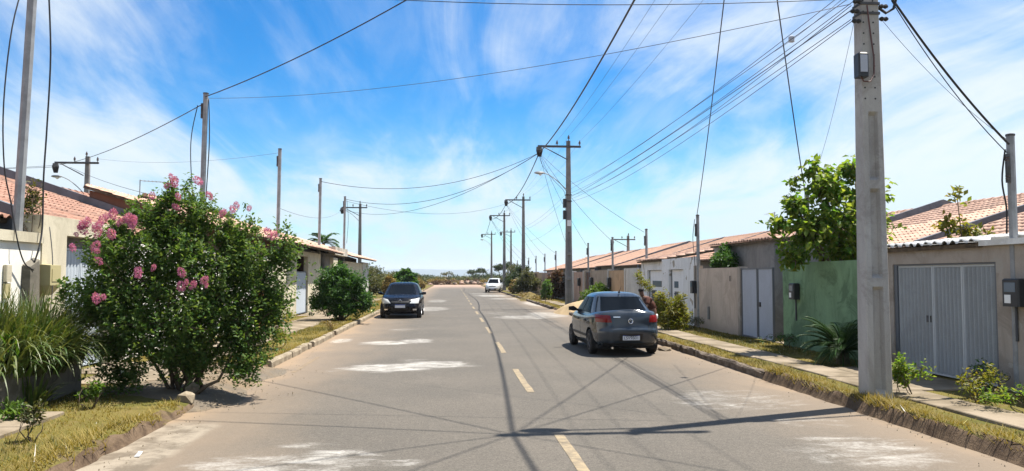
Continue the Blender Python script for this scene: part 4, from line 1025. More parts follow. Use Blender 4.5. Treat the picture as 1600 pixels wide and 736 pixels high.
o = MB(); o.cbox(6.60, 6.70, 14.4, 14.5, 6.42, 6.54, .02); sp_ = o.build('splice_box', MT['gate_pale'], None, (6.65, 14.45, 6.48)); tag(sp_, 'small pale splice box hanging on a thin line left of the big pole', 'splice box')
wire((5.62, 10.2, 5.85), (7.2, 16.5, 6.85), .05, .005, 'thin line carrying the small splice box', m=MT['cablegrey'])
def loose(pts, r, label, m=None):
    P = [Vector(p) for p in pts]; out = []
    for i in range(len(P) - 1):
        p0, p1_, p2, p3 = P[max(i - 1, 0)], P[i], P[i + 1], P[min(i + 2, len(P) - 1)]
        for t in np.linspace(0, 1, 6)[:-1]:
            out.append(.5 * ((2 * p1_) + (-p0 + p2) * t + (2 * p0 - 5 * p1_ + 4 * p2 - p3) * t * t + (-p0 + 3 * p1_ - 3 * p2 + p3) * t ** 3))
    out.append(P[-1]); o = MB().tube(out, r, 6).build('down_lead', m or MT['cable'], None, P[0], smooth=True); tag(o, label, 'cable', 'down leads on the service posts')
loose([(-6.7, 12.4, 6.55), (-6.72, 12.1, 5.6), (-6.72, 11.95, 4.4), (-6.68, 11.95, 3.45), (-6.62, 12.05, 2.9), (-6.5, 12.05, 2.3), (-6.5, 12.25, 2.0), (-6.47, 12.45, 1.9)], .010, 'black down lead looping over the white wall coping at the left edge')
loose([(-6.55, 12.75, 6.6), (-6.5, 12.8, 5.4), (-6.52, 12.8, 4.2), (-6.52, 12.75, 3.4), (-6.5, 12.72, 2.6), (-6.48, 12.60, 2.25), (-6.5, 12.52, 2.02)], .013, 'thick black down lead right of the leaning post into the cable duct')
loose([(-6.48, 12.9, 2.6), (-6.40, 12.86, 2.1), (-6.36, 12.8, 1.5), (-6.38, 12.75, 1.0)], .007, 'thin brown lead hanging beside the beige meter box', MT['cablegrey'])
loose([(-7.0, 21.5, 6.5), (-7.12, 21.4, 5.6), (-7.1, 21.4, 4.6), (-7.0, 21.5, 3.2)], .012, 'down lead left of the post in the pink-flowered bush')
loose([(-6.74, 21.6, 6.7), (-6.70, 21.6, 5.6), (-6.74, 21.6, 4.4), (-6.8, 21.6, 3.0)], .014, 'down lead right of the post in the pink-flowered bush')
loose([(8.03, 10.53, 3.65), (7.99, 10.56, 3.2), (8.05, 10.57, 2.8), (8.04, 10.57, 2.42)], .012, 'down lead along the right-edge post')
loose([(8.0, 24.85, 3.7), (7.93, 24.85, 3.1), (7.98, 24.9, 2.5), (8.04, 25.0, 2.1), (8.05, 25.05, 1.7)], .010, 'down lead on the post beside the white house')
loose([(-6.72, 49.4, 6.7), (-6.62, 49.4, 5.4), (-6.7, 49.4, 3.9)], .012, 'down lead on the thin post by the far left pole')
loose([(J2[0], J2[1], 8.6), (5.0, 42.4, 8.0), (5.6, 42.4, 7.2), (6.2, 42.5, 6.6), (6.3, 42.5, 6.1)], .010, 'slack lead from the crossarm tip to the boxes on the lamp pole')
# aerials on the roofs
def aerial(x, y, z0, z1, label, arm):
    root = empty('roof_aerial', (x, y, z0), label, 'aerial', 'television aerials on the roofs')
    MB().tube([(x, y, z0), (x, y, z1)], .022, 6).build('mast', MT['steel'], root)
    MB().tube([(x, y, z1 - .04), (x + arm, y + .1, z1 - .10)], .016, 5).build('boom', MT['steel'], root)
    bm = MB()
    for t in np.linspace(.1, .98, 7): bm.tube([(x + arm * t, y - .25, z1 - .04 - .06 * t), (x + arm * t, y + .35, z1 - .04 - .06 * t)], .008, 4)
    bm.build('rod', MT['steel'], root)
aerial(-14.2, 36, 5.2, 6.2, 'roof aerial with a long level boom above the brown side wall', 1.15)
aerial(16.2, 37.5, 3.7, 5.05, 'short roof aerial above the right-hand roofs', -.4)

# ------------------------------------------------------------------ plants
def flowers(root, r, pts, m, name='flower_cluster', size=.1, n=60):
    """frothy flower heads, each a part; three shared shapes"""
    mes = []
    for k in range(3):
        d = rdir(r, n); rad = size * (.35 + .65 * r.random(n) ** .5); P = d * rad[:, None] * np.array([.8, .8, 1.15]); A = d + .6 * r.normal(size=(n, 3))
        V, F = leaf_quads(P, A, r.normal(size=(n, 3)), size * .30 * (.7 + .6 * r.random(n)), size * .28, .4)
        me = bpy.data.meshes.new(name); me.from_pydata(V.tolist(), [], F.tolist()); me.materials.append(m); mes.append(me)
    for i, p in enumerate(pts):
        s = r.uniform(.65, 1.25); o = share(name, mes[i % 3], root, p, (r.normal() * .4, r.normal() * .4, r.random() * 6), (s, s, s * 1.1))
# crape myrtle, left foreground
MY = (-3.95, 11.7, .1)
root, T, D = bush('crape_myrtle', 'large pink-flowered bush spreading over the left kerb', 'bush', MY,
    [(-.75, .1, 1.50, .78, .80, .66), (.45, .1, 1.50, .85, .80, .74), (-.15, 0, 2.15, .72, .70, .60), (-1.0, -.1, 2.10, .44, .55, .38), (.80, .15, 2.0, .56, .6, .48), (-.42, .1, 2.65, .40, .4, .40), (.16, .05, 2.72, .34, .36, .38), (-.1, -.35, 1.05, .95, .55, .52),
     (-1.25, .0, 1.38, .40, .45, .42), (1.22, .1, 1.45, .42, .45, .50), (1.40, .1, 2.14, .32, .3, .34), (-.95, 0, 2.45, .22, .25, .20), (.60, .1, 2.45, .28, .28, .28), (.9, -.1, .95, .60, .5, .42), (-.85, -.2, .85, .50, .5, .32), (.1, -.1, .62, .70, .5, .24), (.95, -.3, .50, .40, .3, .2), (-.75, -.3, .40, .45, .3, .15), (-1.66, 0, 1.58, .14, .18, .14), (-.25, .1, 3.0, .13, .16, .24), (-.02, .1, 3.05, .10, .12, .22), (.95, .1, 2.5, .14, .16, .2), (-.75, .05, 2.78, .14, .16, .18)],
    3500, .060, .56, MT['lf_myrtle'], 21, shoot=.42, per=19, shell=.40, up=.95, stem_r=.030, n_stem=14, spread=.85, twigs=300, stem_spread=.16, rag=.42)
r = np.random.default_rng(5); hi = T[:, 2] - .35 * np.abs(T[:, 0] + 4.1)
def pick(px_list):
    out = []
    for (x, z) in px_list:
        d = np.abs(T[:, 0] - x) + np.abs(T[:, 2] - z) + .35 * (T[:, 1] - 11.0).clip(0); i = np.argmin(d); e = math.hypot(T[i, 0] - x, T[i, 2] - z); p = np.array([x, min(T[i, 1], 11.55) - .04, z]) if e < .10 else T[i] + D[i] * .03; out.append(p)
    return out
FL = [(-5.05, 2.62), (-4.9, 2.70), (-4.98, 2.52), (-5.12, 2.50), (-4.72, 2.64), (-4.80, 2.58), (-4.62, 2.68), (-5.22, 2.58), (-5.28, 2.46), (-5.32, 2.66), (-5.15, 2.74), (-5.02, 2.42), (-4.88, 2.38), (-4.58, 2.55), (-4.43, 2.60), (-4.38, 2.52), (-4.36, 2.66), (-4.25, 2.62),
      (-5.0, 2.22), (-4.92, 2.14), (-5.28, 2.20), (-4.16, 3.12), (-4.05, 3.18), (-4.1, 3.25), (-3.72, 3.2), (-3.95, 2.95), (-3.55, 2.98), (-3.22, 2.78), (-3.10, 2.84), (-3.36, 2.72), (-2.98, 2.80), (-2.62, 2.40), (-2.70, 2.44), (-4.2, 2.88), (-3.98, 2.8),
      (-4.15, 1.92), (-4.25, 1.85), (-3.68, 1.72), (-3.60, 1.68), (-3.75, 1.66), (-3.45, 1.75), (-3.42, 1.68), (-4.75, 1.52), (-4.85, 1.50), (-4.9, 2.02), (-3.88, 1.78), (-5.38, 2.55), (-5.36, 2.40)]
flowers(root, r, pick(FL), MT['pink'], size=.055, n=170)
# dark shrub at the second kerb run
bush('round_shrub', 'dense dark green shrub on the left verge in front of the porch', 'shrub', (-4.25, 29.8, .1),
     [(0, 0, 1.1, .85, .85, .75), (-.35, 0, 1.5, .65, .65, .55), (.45, 0, 1.35, .65, .7, .6), (-.1, 0, 1.90, .5, .45, .35), (.85, -.1, .8, .50, .5, .45), (-.75, -.1, .8, .5, .5, .45), (.2, -.3, .55, .7, .5, .35)],
     1900, .11, .5, MT['lf_dark'], 22, shoot=.34, per=13, shell=.4, up=.4, rag=.5, stem_r=.05, n_stem=7, twigs=60)
# broad-leaved tree behind the green wall
bush('almond_tree', 'broad-leaved green tree hanging over the green wall', 'tree', (9.1, 16.6, .1),
     [(-.5, 0, 3.0, .75, .9, .6), (-1.15, -.1, 2.75, .65, .7, .5), (.0, 0, 3.55, .62, .8, .5), (-.75, 0, 3.75, .55, .6, .42), (.35, .1, 2.9, .5, .7, .5), (-1.55, -.2, 3.3, .36, .4, .28), (-.3, -.1, 2.4, .85, .8, .40), (-1.65, -.3, 2.2, .34, .4, .42), (-.1, 0, 4.1, .35, .35, .25), (-1.05, 0, 4.15, .25, .3, .28), (.15, .2, 2.2, .6, .4, .35), (-1.95, -.3, 2.9, .28, .3, .18), (-1.45, 0, 3.85, .2, .25, .16)],
     640, .15, .62, MT['lf_tree'], 23, shoot=.42, per=10, shell=.5, up=.25, rag=.5, stem_r=.06, n_stem=7, spread=.9, droop=.35, twigs=110, trunk_name='trunk')
bush('leaning_sapling', 'thin sapling with sparse leaves right of the big pole', 'tree', (10.6, 15.2, .1),
     [(-.1, 0, 3.35, .16, .2, .32), (-.35, 0, 2.85, .30, .3, .28), (.1, 0, 2.7, .35, .3, .28), (.45, 0, 2.55, .28, .3, .25)], 46, .13, .6, MT['lf_yellow'], 24, shoot=.3, per=8, stem_r=.025, n_stem=4, twigs=20, trunk_name='trunk')
# bushes, right side
bush('flowering_bush', 'yellow-green leafy bush on the verge before the white house', 'bush', (6.75, 23.6, .1),
     [(0, 0, .62, .42, .5, .48), (-.3, .1, .85, .28, .3, .40), (.3, 0, .9, .26, .3, .36), (.1, -.1, .35, .48, .4, .28), (-.2, 0, 1.15, .16, .2, .22), (.45, .1, .6, .25, .3, .3)], 560, .10, .36, MT['lf_yellow'], 25, shoot=.34, per=11, up=1.0, stem_r=.016, n_stem=6, twigs=40)
bush('sapling', 'spindly yellow-green sapling behind the grey sedan', 'sapling', (6.6, 26.2, .1),
     [(0, 0, 1.55, .28, .25, .22), (-.15, 0, 1.75, .18, .2, .15), (.2, 0, 1.35, .2, .2, .18)], 50, .10, .36, MT['lf_yellow'], 26, shoot=.25, per=9, stem_r=.016, n_stem=3, twigs=14)
bush('bright_bush', 'bright green round bush behind the grey sedan', 'bush', (7.45, 39.2, .1),
     [(0, 0, .75, .75, .8, .55), (-.5, 0, .6, .5, .5, .45), (.55, 0, .65, .5, .5, .42), (.1, 0, 1.15, .4, .4, .28)], 520, .13, .5, MT['lf_bright'], 27, shoot=.25, per=9, stem_r=.04, n_stem=4, twigs=30)
bush('wall_top_shrub', 'dark green shrub showing over the beige wall', 'shrub', (8.62, 23.9, .1),
     [(0, 0, 2.25, .42, .75, .36), (0, -.5, 2.15, .3, .4, .3), (0, .5, 2.2, .3, .4, .28), (.1, .1, 2.6, .2, .25, .2)], 300, .11, .5, MT['lf_dark'], 28, shoot=.26, per=9, stem_r=.03, n_stem=4, twigs=30)
bush('reddish_bush', 'tall dark shrub with reddish top beside the lamp pole', 'bush', (7.5, 55.5, .1),
     [(0, 0, 1.3, .7, .7, .8), (0, 0, .7, .8, .8, .6), (.2, 0, 1.9, .45, .5, .4)], 420, .16, .5, MT['lf_red'], 29, shoot=.3, per=9, stem_r=.05, n_stem=3, twigs=20)
bush('leafy_bush', 'green bush in front of the reddish one, left of the lamp pole', 'bush', (7.0, 54.2, .1), [(-.3, 0, 1.0, .45, .45, .55), (-.4, 0, .5, .5, .5, .4)], 160, .15, .5, MT['lf_bright'], 30, shoot=.25, per=8, n_stem=2)
bush('thin_sapling', 'thin young tree on the verge left of the lamp pole', 'sapling', (5.95, 49, .1), [(0, 0, 1.1, .18, .18, .35)], 26, .12, .4, MT['lf_dark'], 31, shoot=.2, per=8, n_stem=1, stem_r=.02)
for k, (x, y, s, lf, lb) in enumerate(((6.6, 68, 1.15, 'lf_far', 'tall olive roadside shrub nearest the lamp pole'), (6.9, 76, 1.35, 'lf_fardark', 'tall dark roadside shrub second beyond the lamp pole'), (7.2, 84, 1.4, 'lf_fardark', 'dark roadside shrub right of the white car'), (6.2, 74, .7, 'lf_dry', 'dry straw-coloured shrub by the road right of the white car'), (7.4, 93, 1.5, 'lf_far', 'olive shrub behind the white car'))):
    bush('roadside_shrub', lb, 'shrub', (x, y, .1), [(0, 0, 1.1 * s, .9 * s, .9 * s, .8 * s), (-.6 * s, 0, .8 * s, .6 * s, .6 * s, .6 * s), (.6 * s, 0, .9 * s, .6 * s, .6 * s, .6 * s), (.1, 0, 1.8 * s, .5 * s, .5 * s, .4 * s)], 420, .20, .45, MT[lf], 40 + k, shoot=.4, per=9, n_stem=4, group='shrubs along the right roadside', twigs=20)
# cycad by the green wall
def cycad(name, label, cat, base, n, L, leaflets, ll, m, seed, rise=(.25, 1.5), trunk_h=.3, arch=1.3, wid=.014, tr=.12, azr=None):
    r = np.random.default_rng(seed); root = empty(name, base, label, cat); top = (base[0], base[1], base[2] + trunk_h)
    MB().lathe([(tr * 1.1, -.05), (tr, trunk_h * .5), (tr * .9, trunk_h), (tr * .4, trunk_h + tr * .6)], base, 10).build('trunk', MT['bark'], root)
    for i in range(n):
        V, F, pts = frond_verts(r, top, r.random() * 6.283 if azr is None else r.uniform(*azr), L * r.uniform(.75, 1.1), leaflets, ll, r.uniform(*rise), arch * r.uniform(.8, 1.3), wid)
        bm = MB(); bm.tube(pts[::3] + [pts[-1]], [.014 * L] * len(pts[::3]) + [.003], 4); bm.np(V, F); bm.build('frond', m, root)
    return root
cycad('cycad', 'dark sago cycad with arching fronds against the green wall', 'cycad', (7.5, 14.35, .1), 60, .98, 38, .16, MT['lf_cycad'], 51, (.05, 1.9), .25)
cycad('palm_tree', 'palm crown showing above the far left roofs', 'palm', (-10.4, 63, .1), 20, 1.6, 30, .45, MT['lf_dark'], 52, (.1, 2.4), 4.35, 1.7, .06, .14)
# tall grass in the planter
r = np.random.default_rng(61)
root = empty('grass_clump', (-6.0, 11.0, .5), 'tall arching green grass in the planter at the left edge', 'tall grass')
for k, (bx, by, n, L) in enumerate(((-5.85, 11.15, 620, 1.15), (-5.95, 10.4, 620, 1.2), (-5.7, 11.4, 480, 1.15), (-5.62, 10.6, 520, 1.15), (-5.55, 11.0, 360, 1.0))):
    V, F = ribbon_clump(r, (bx, by, .48), n, L, .009, .50, .26, 7, .85); npmesh('blade_tuft', V, F, MT['lf_blade'], root)
for by in (9.6, 10.1, 10.6, 11.1, 11.5):
    V, F = ribbon_clump(r, (-5.52, by, .55), 110, .95, .011, .95, .25, 8, 1.1); npmesh('blade_tuft', V, F, MT['lf_blade'], root)
V, F = ribbon_clump(r, (-5.45, 10.2, .55), 14, .95, .016, .85, .3, 8, 1.2); npmesh('blade_tuft', V, F, MT['lf_bright'], root)
root = empty('grass_clump', (-5.25, 10.25, .1), 'low green tuft spilling over the planter foot', 'grass tuft')
V, F = ribbon_clump(r, (-5.35, 10.35, .12), 60, .5, .012, .5, .12, 6, .9); npmesh('blade_tuft', V, F, MT['lf_blade'], root)
# weeds
def weed(name, label, base, h, n, leaf, m, seed, spread=.2, up=1.1, stems_=5, width=.4, per=8, cat='weed', flower=None):
    r = np.random.default_rng(seed)
    lob = [(spread * r.normal() * .7, spread * r.normal() * .7, h * r.uniform(.45, .8), spread * .7, spread * .7, h * .28) for _ in range(stems_)]
    root, T, D = bush(name, label, cat, base, lob, n, leaf, width, m, seed, shoot=h * .28, per=per, up=up, stem_r=.007, n_stem=stems_, twigs=n // 2)
    if flower is not None: flowers(root, r, T[np.argsort(-T[:, 2])[:14]], flower, 'flower_spike', .035, 22)
    return root
weed('weed', 'leafy green weed at the foot of the big pole', (6.4, 10.45, .12), .62, 70, .062, MT['lf_tree'], 71, .24, width=.55, per=9)
weed('weed', 'sprawling green weed on the verge before the garage gate', (7.0, 9.75, .12), .62, 55, .055, MT['lf_yellow'], 72, .30, width=.5)
weed('weed', 'leafy weed at the bottom right corner', (6.95, 8.95, .12), .42, 55, .055, MT['lf_tree'], 73, .30, width=.5)
weed('weed', 'dark weed clump at the foot of the garage wall', (7.75, 10.7, .12), .45, 60, .06, MT['lf_dark'], 74, .3)
weed('weed', 'low dark weeds below the green wall', (7.8, 17.6, .12), .32, 90, .05, MT['lf_dark'], 75, .5)
weed('weed', 'low weeds along the foot of the beige wall', (7.85, 24.6, .12), .5, 90, .06, MT['lf_far'], 76, .4)
weed('weed', 'weeds at the foot of the white house front', (7.8, 27.2, .12), .65, 120, .07, MT['lf_yellow'], 77, .5)
weed('weed', 'young green weed in the grass at the bottom left', (-4.25, 8.25, .12), .42, 30, .055, MT['lf_far'], 78, .10, width=.5)
weed('weed', 'leafy weed in the shade near the planter', (-4.6, 10.3, .12), .36, 26, .06, MT['lf_bright'], 79, .10, width=.55)
weed('weed', 'flat green weed by the planter wall at the left edge', (-5.15, 9.5, .12), .22, 40, .09, MT['lf_bright'], 80, .22, width=.35, up=.5)
weed('flowering_plant', 'small purple-flowered plant on the left verge', (-4.05, 18.0, .12), .58, 70, .07, MT['lf_yellow'], 81, .22, cat='plant', flower=MT['purple'])
weed('weed', 'green weed beside the orange brick pier', (-6.1, 27.8, .12), .7, 70, .10, MT['lf_yellow'], 82, .3)
weed('weed', 'dry tuft at the end of the kerb by the dark shrub', (-3.75, 24.2, .12), .35, 40, .06, MT['lf_dry'], 83, .2)
weed('weed', 'trailing plant hanging from the post at the left wall top', (-6.75, 12.9, 2.4), 1.1, 60, .08, MT['lf_far'], 84, .14)
# grass cover
zl = lambda X, Y: left_h(X, Y); zr_ = lambda X, Y: VZ + .01 + 0 * X
ex_l = lambda X, Y: ((X > -5.95) & (X < -4.7) & (((Y > 6) & (Y < 9.9)) | ((Y > 12.4) & (Y < 34)))) | ((Y > 10.7) & (Y < 15.2) & (X > -4.5)) | ((Y > 13.7) & (Y < 15.5)) | ((X < -5.38) & (Y < 11.8))
ex_r = lambda X, Y: ((X > 6.12) & (X < 6.9) & (Y < 40)) | ((X > 6.9) & (Y > 10.9) & (Y < 13.7))
grass('verge_grass', [(-6.6, -3.54, 6, 24), (-6.6, -3.66, 24, 60), (5.48, 8.1, 6, 24), (5.6, 8.1, 24, 64), (-3.95, -3.54, 6, 10.6), (5.47, 5.9, 6, 20)], 180000, .045, MT['lf_lawn'], 91, 1.1, .0035, lambda X, Y: np.where(X < 0, left_h(X, Y), right_h(X, Y)), lambda X, Y: np.where(X < 0, ex_l(X, Y), ex_r(X, Y)), (.9, 3, .47))
grass('verge_grass', [(-6.6, -3.66, 6, 12), (6.9, 8.1, 14, 30), (5.62, 6.1, 6, 20), (-4.7, -3.66, 15, 34), (8.3, 12, 18, 21)], 46000, .055, MT['lf_lawng'], 92, .9, .004, lambda X, Y: np.where(X < 0, left_h(X, Y), right_h(X, Y)), lambda X, Y: np.where(X < 0, ex_l(X, Y), ex_r(X, Y)), (1.1, 9, .55))
grass('verge_grass', [(-3.78, -3.50, 6, 10.6), (5.46, 5.72, 6, 13.4), (5.56, 5.72, 13.4, 30), (-3.78, -3.66, 15.4, 34)], 9000, .10, MT['lf_lawn'], 93, 1.5, .0035, lambda X, Y: np.where(X < 0, left_h(X, Y), right_h(X, Y)), None, (.5, 21, .5))
# far scrub, trees and heaps
def scrub(name, label, spots, m, seed, leaf=.5):
    r = np.random.default_rng(seed); VV = []; FF = []; b = 0
    for (x, y, s, h) in spots:
        n = int(90 * max(.6, s)); T, D, k = shoots_in(r, [(x, y, h * .45, s, s, h * .5), (x + s * .5, y, h * .35, s * .6, s * .6, h * .4), (x - s * .5, y, h * .4, s * .6, s * .6, h * .42)], n, .3, .6)
        T[:, 2] = np.abs(T[:, 2]); V, F = crown_mesh(r, T, D, .5 * h, 6, leaf, .35, .7); VV.append(V); FF.append(F + b); b += len(V)
    o = npmesh(name, np.concatenate(VV), np.concatenate(FF), m); o['kind'] = 'stuff'; o['label'] = label; return o
r = np.random.default_rng(95)
scrub('scrub', 'low green scrub across the far field', [(-100 + 200 * i / 60 + r.normal() * 2, r.uniform(215, 300), r.uniform(2, 4), r.uniform(1.6, 3.3)) for i in range(61)], MT['lf_fardark'], 96, .7)
scrub('scrub', 'dry tawny scrub at the end of the road', [(-38 + 1.6 * i + r.normal(), r.uniform(172, 205), r.uniform(1, 2.0), r.uniform(.7, 1.7)) for i in range(38)], MT['lf_dry'], 97, .4)
scrub('scrub', 'low rusty scrub among the rubble', [(-14 + 1.3 * i + r.normal(), r.uniform(170, 181), r.uniform(.8, 1.5), r.uniform(.6, 1.3)) for i in range(22)], MT['lf_red'], 99, .4)
scrub('scrub', 'dry grass tufts along the right road edge beyond the lamp pole', [(5.9 + .5 * r.random(), 55 + 1.1 * i, r.uniform(.35, .7), r.uniform(.3, .6)) for i in range(12)], MT['lf_dry'], 88, .16)
scrub('scrub', 'olive scrub behind the rubble', [(-40 + 2.2 * i + r.normal(), r.uniform(200, 225), r.uniform(1.2, 2.6), r.uniform(1.2, 2.5)) for i in range(34)], MT['lf_far'], 98, .5)
for k, (x, y, s, h, lf, lb) in enumerate(((-7.2, 66, 1.5, 2.4, 'lf_far', 'olive bush behind the black car, nearest the porch'), (-5.6, 74, 1.5, 2.3, 'lf_far', 'feathery olive bush behind the black car'), (-5.0, 62, .55, 1.9, 'lf_dry', 'straw-coloured bush left of the black car'), (-4.2, 70, 1.0, 2.5, 'lf_dark', 'dark large-leaved bush above the black car roof'),
                                          (-4.9, 66, .8, 1.6, 'lf_bright', 'bright green bush just behind the black car'), (-8.0, 80, 2.0, 3.0, 'lf_far', 'tall olive bush past the left row'), (-9.5, 95, 2.4, 3.0, 'lf_fardark', 'dark bush farthest back past the left row'), (-4.6, 96, 1.3, 1.7, 'lf_dry', 'dry bush at the left road edge far behind the black car'), (-5.5, 115, 1.8, 2.2, 'lf_far', 'olive bush far down the left road edge'))):
    bush('field_bush', lb, 'bush', (x, y, .05), [(0, 0, h * .5, s, s, h * .42), (s * .5, 0, h * .45, s * .6, s * .6, h * .35), (-s * .5, 0, h * .45, s * .6, s * .6, h * .4), (0, 0, h * .85, s * .45, s * .45, h * .15)], 420, .22 if k != 3 else .34, .4 if k != 3 else .6, MT[lf], 110 + k, shoot=.45, per=9, n_stem=4, up=.8, group='bushes past the left row', twigs=14)
for k, (x, y, H, w, lf, lb) in enumerate(((9.2, 138, 4.6, 1.9, 'lf_fardark', 'dark flat-topped tree above the white car'), (5.6, 182, 3.9, 2.2, 'lf_fardark', 'umbrella-shaped tree over the rubble left of the white car'), (-1.4, 192, 3.2, 1.5, 'lf_far', 'small bare-branched tree at the end of the road'), (-13, 200, 3.6, 2.4, 'lf_fardark', 'round dark tree left of the road end'))):
    bush('far_tree', lb, 'tree', (x, y, 0), [(0, 0, H * .78, w, w, H * .13), (w * .5, 0, H * .86, w * .6, w * .6, H * .12), (-w * .55, 0, H * .72, w * .6, w * .6, H * .12), (w * .9, 0, H * .75, w * .4, w * .4, H * .1)], 260 if k != 2 else 60, .30, .4, MT[lf], 130 + k, shoot=.5, per=8, n_stem=4, stem_r=.12, up=.3, group='trees at the end of the road', twigs=20, trunk_name='trunk')
def mound(name, label, cat, c, rx, ry, h, m, seed, kind=None, rough=.25):
    n = 42; t = np.linspace(-1.25, 1.25, n); X, Y = np.meshgrid(t, t); Rr = np.sqrt(X ** 2 + Y ** 2)
    Z = h * np.clip(1 - Rr ** 1.5, -.15, 1) * (1 + rough * (vnoise(X * 3 + seed, Y * 3, .8, seed) - .5)) + h * rough * .25 * (vnoise(X, Y, .12, seed + 1) - .5)
    V = np.stack([(c[0] + X * rx).ravel(), (c[1] + Y * ry).ravel(), (c[2] + Z).ravel()], 1); i = (np.arange(n - 1)[None] + n * np.arange(n - 1)[:, None]).ravel()
    o = npmesh(name, V, np.stack([i, i + 1, i + n + 1, i + n], 1), m, None, c, True); tag(o, label, cat)
    if kind: o['kind'] = kind
    return o
mound('sand_pile', 'pale heap of building sand spilling off the kerb by the lamp pole', 'sand heap', (6.35, 37.6, .02), 1.35, 2.6, .66, MT['sand'], 3, None, .3)
mound('straw_heap', 'dry straw heap at the road edge beyond the lamp pole', 'straw heap', (6.0, 58.5, .05), .8, 2.6, .36, MT['straw'], 4, None, .7)
mound('straw_heap', 'lower straw heap before the roadside shrubs', 'straw heap', (6.5, 65, .05), 1.0, 3, .38, MT['straw'], 5, None, .7)
mound('earth_bank', 'reddish earth bank at the end of the road', 'earth bank', (2.5, 186, -.1), 9, 8, .75, MT['field'], 6, None, .9)
mound('earth_bank', 'smaller earth bank left of the road end', 'earth bank', (-9, 178, -.1), 6, 5, .7, MT['field'], 7, None, .8)
def stone(name, label, cat, c, s, m, seed, group=None, parent=None):
    r = np.random.default_rng(seed); bm_ = bmesh.new(); bmesh.ops.create_icosphere(bm_, subdivisions=1, radius=1)
    V = [(c[0] + v.co.x * s[0] * r.uniform(.75, 1.2), c[1] + v.co.y * s[1] * r.uniform(.75, 1.2), c[2] + v.co.z * s[2] * r.uniform(.75, 1.2)) for v in bm_.verts]; F = [tuple(v.index for v in f.verts) for f in bm_.faces]; bm_.free()
    o = MB().add(V, F).build(name, m, parent, c); 
    if label: tag(o, label, cat, group)
    return o
g = empty('rubble_heap', (4, 172, 0), 'heap of broken rubble at the end of the road left of the white car', 'rubble')
r = np.random.default_rng(140)
for k in range(46):
    x = 3.5 + r.normal() * 3.2; y = 172 + r.normal() * 1.6; s = r.uniform(.2, .62); stone('rubble_block', None, None, (x, y, s * .35 + .4 * math.exp(-((x - 4) / 3) ** 2) * r.random()), (s, s * .8, s * .6), [MT['rubblestone'], MT['kerbdirt'], FAR[3]][k % 3], 200 + k, None, g)
g = empty('rubble_heap', (-6, 168, 0), 'pale scattered rubble across the end of the road, left part', 'rubble')
for k in range(22):
    x = -5 + r.normal() * 3; s = r.uniform(.15, .42); stone('rubble_block', None, None, (x, 168 + r.normal() * 2, s * .35), (s * 1.3, s, s * .6), [FAR[3], MT['rubblestone']][k % 2], 260 + k, None, g)
stone('kerb_fragment', 'broken kerb fragment in the shadow of the pink-flowered bush', 'stone', (-3.62, 10.9, .14), (.14, .17, .12), MT['kerb'], 301)
stone('kerb_fragment', 'second kerb fragment where the kerb breaks off', 'stone', (-3.72, 11.5, .16), (.12, .14, .12), MT['kerb'], 302)
stone('stone', 'pale rock against the right kerb behind the sedan', 'stone', (5.18, 18.6, .03), (.20, .34, .06), MT['gravel'], 303)
o = MB().add([(-3.16, 8.03, .005), (-3.10, 8.01, .012), (-3.085, 8.06, .05), (-3.15, 8.08, .02), (-3.12, 8.05, .055)], [(0, 1, 4), (1, 2, 4), (2, 3, 4), (3, 0, 4), (0, 3, 2, 1)]).build('paper_scrap', MT['white'], None, (-3.1, 8.05, .03)); tag(o, 'crumpled white paper scrap in the left gutter', 'litter')
r = np.random.default_rng(150); bm = MB()
for k in range(420):
    side = r.random() < .5; y = 6 + 34 * r.random() ** 1.6; x = (RK - .12 - abs(r.normal()) * .12) if side else (LK + .2 + abs(r.normal()) * .16)
    if k % 3 == 0: x, y = -3.3 + r.normal() * .45, 10.6 + 4.6 * r.random()
    s = r.uniform(.004, .014); z = .008 if k % 3 else .03 + max(0, float(spill_h(np.array([x]), np.array([y]))[0]))
    bm.add([(x - s, y, z - .01), (x, y - s, z - .01), (x + s, y, z - .01), (x, y + s, z - .01), (x, y, z + s * .8)], [(0, 1, 4), (1, 2, 4), (2, 3, 4), (3, 0, 4)])
o = bm.build('loose_stones', MT['kerb']); o['kind'] = 'stuff'

# ------------------------------------------------------------------ vehicles
def carpaint(name, c, rough=.30, dust=(.20, .17, .14), damt=.12):
    m, T, b = base_mat(name); v = obj_vec(T); n = T.noise(v, 2.2, 6, .65); f = T.noise(v, 38, 3, .6)
    T.l.new(T.mix(T.math('MULTIPLY', T.ramp(T.math('ADD', n, T.math('MULTIPLY', f, .25)), .45, .80), damt * 2), c, dust), b.inputs['Base Color'])
    T.l.new(T.math('ADD', T.math('MULTIPLY', n, .22), rough - .11), b.inputs['Roughness']); b.inputs['Specular IOR Level'].default_value = .5
    b.inputs['Coat Weight'].default_value = .22; b.inputs['Coat Roughness'].default_value = .05
    return m
MC = {'grey': carpaint('paint_blue_grey', (.024, .034, .047), .15, damt=.015), 'black': carpaint('paint_black_blue', (.002, .0025, .005), .26, damt=.004), 'white': carpaint('paint_white', (.50, .52, .53), damt=.08)}
MC['black'].node_tree.nodes['Principled BSDF'].inputs['Specular IOR Level'].default_value = .2; MC['black'].node_tree.nodes['Principled BSDF'].inputs['Coat Weight'].default_value = .06
MC['glass'] = emit_free_glass('car_glass_tinted', (.006, .008, .011), .04); MC['glass'].node_tree.nodes['Principled BSDF'].inputs['IOR'].default_value = 1.14
MC['sideglass'] = emit_free_glass('side_glass_dark', (.008, .010, .012), .15); MC['sideglass'].node_tree.nodes['Principled BSDF'].inputs['IOR'].default_value = 1.06
MC['tyre'] = mat('tyre_rubber', (.018, .018, .018), (.035, .032, .03), 6, .85, .2, bs=60, bstr=.3)
MC['rim'] = flat('alloy_rim', (.36, .36, .37), .35, .5, .7)
MC['rimdark'] = flat('steel_rim_dark', (.05, .05, .055), .45, .4, .3)
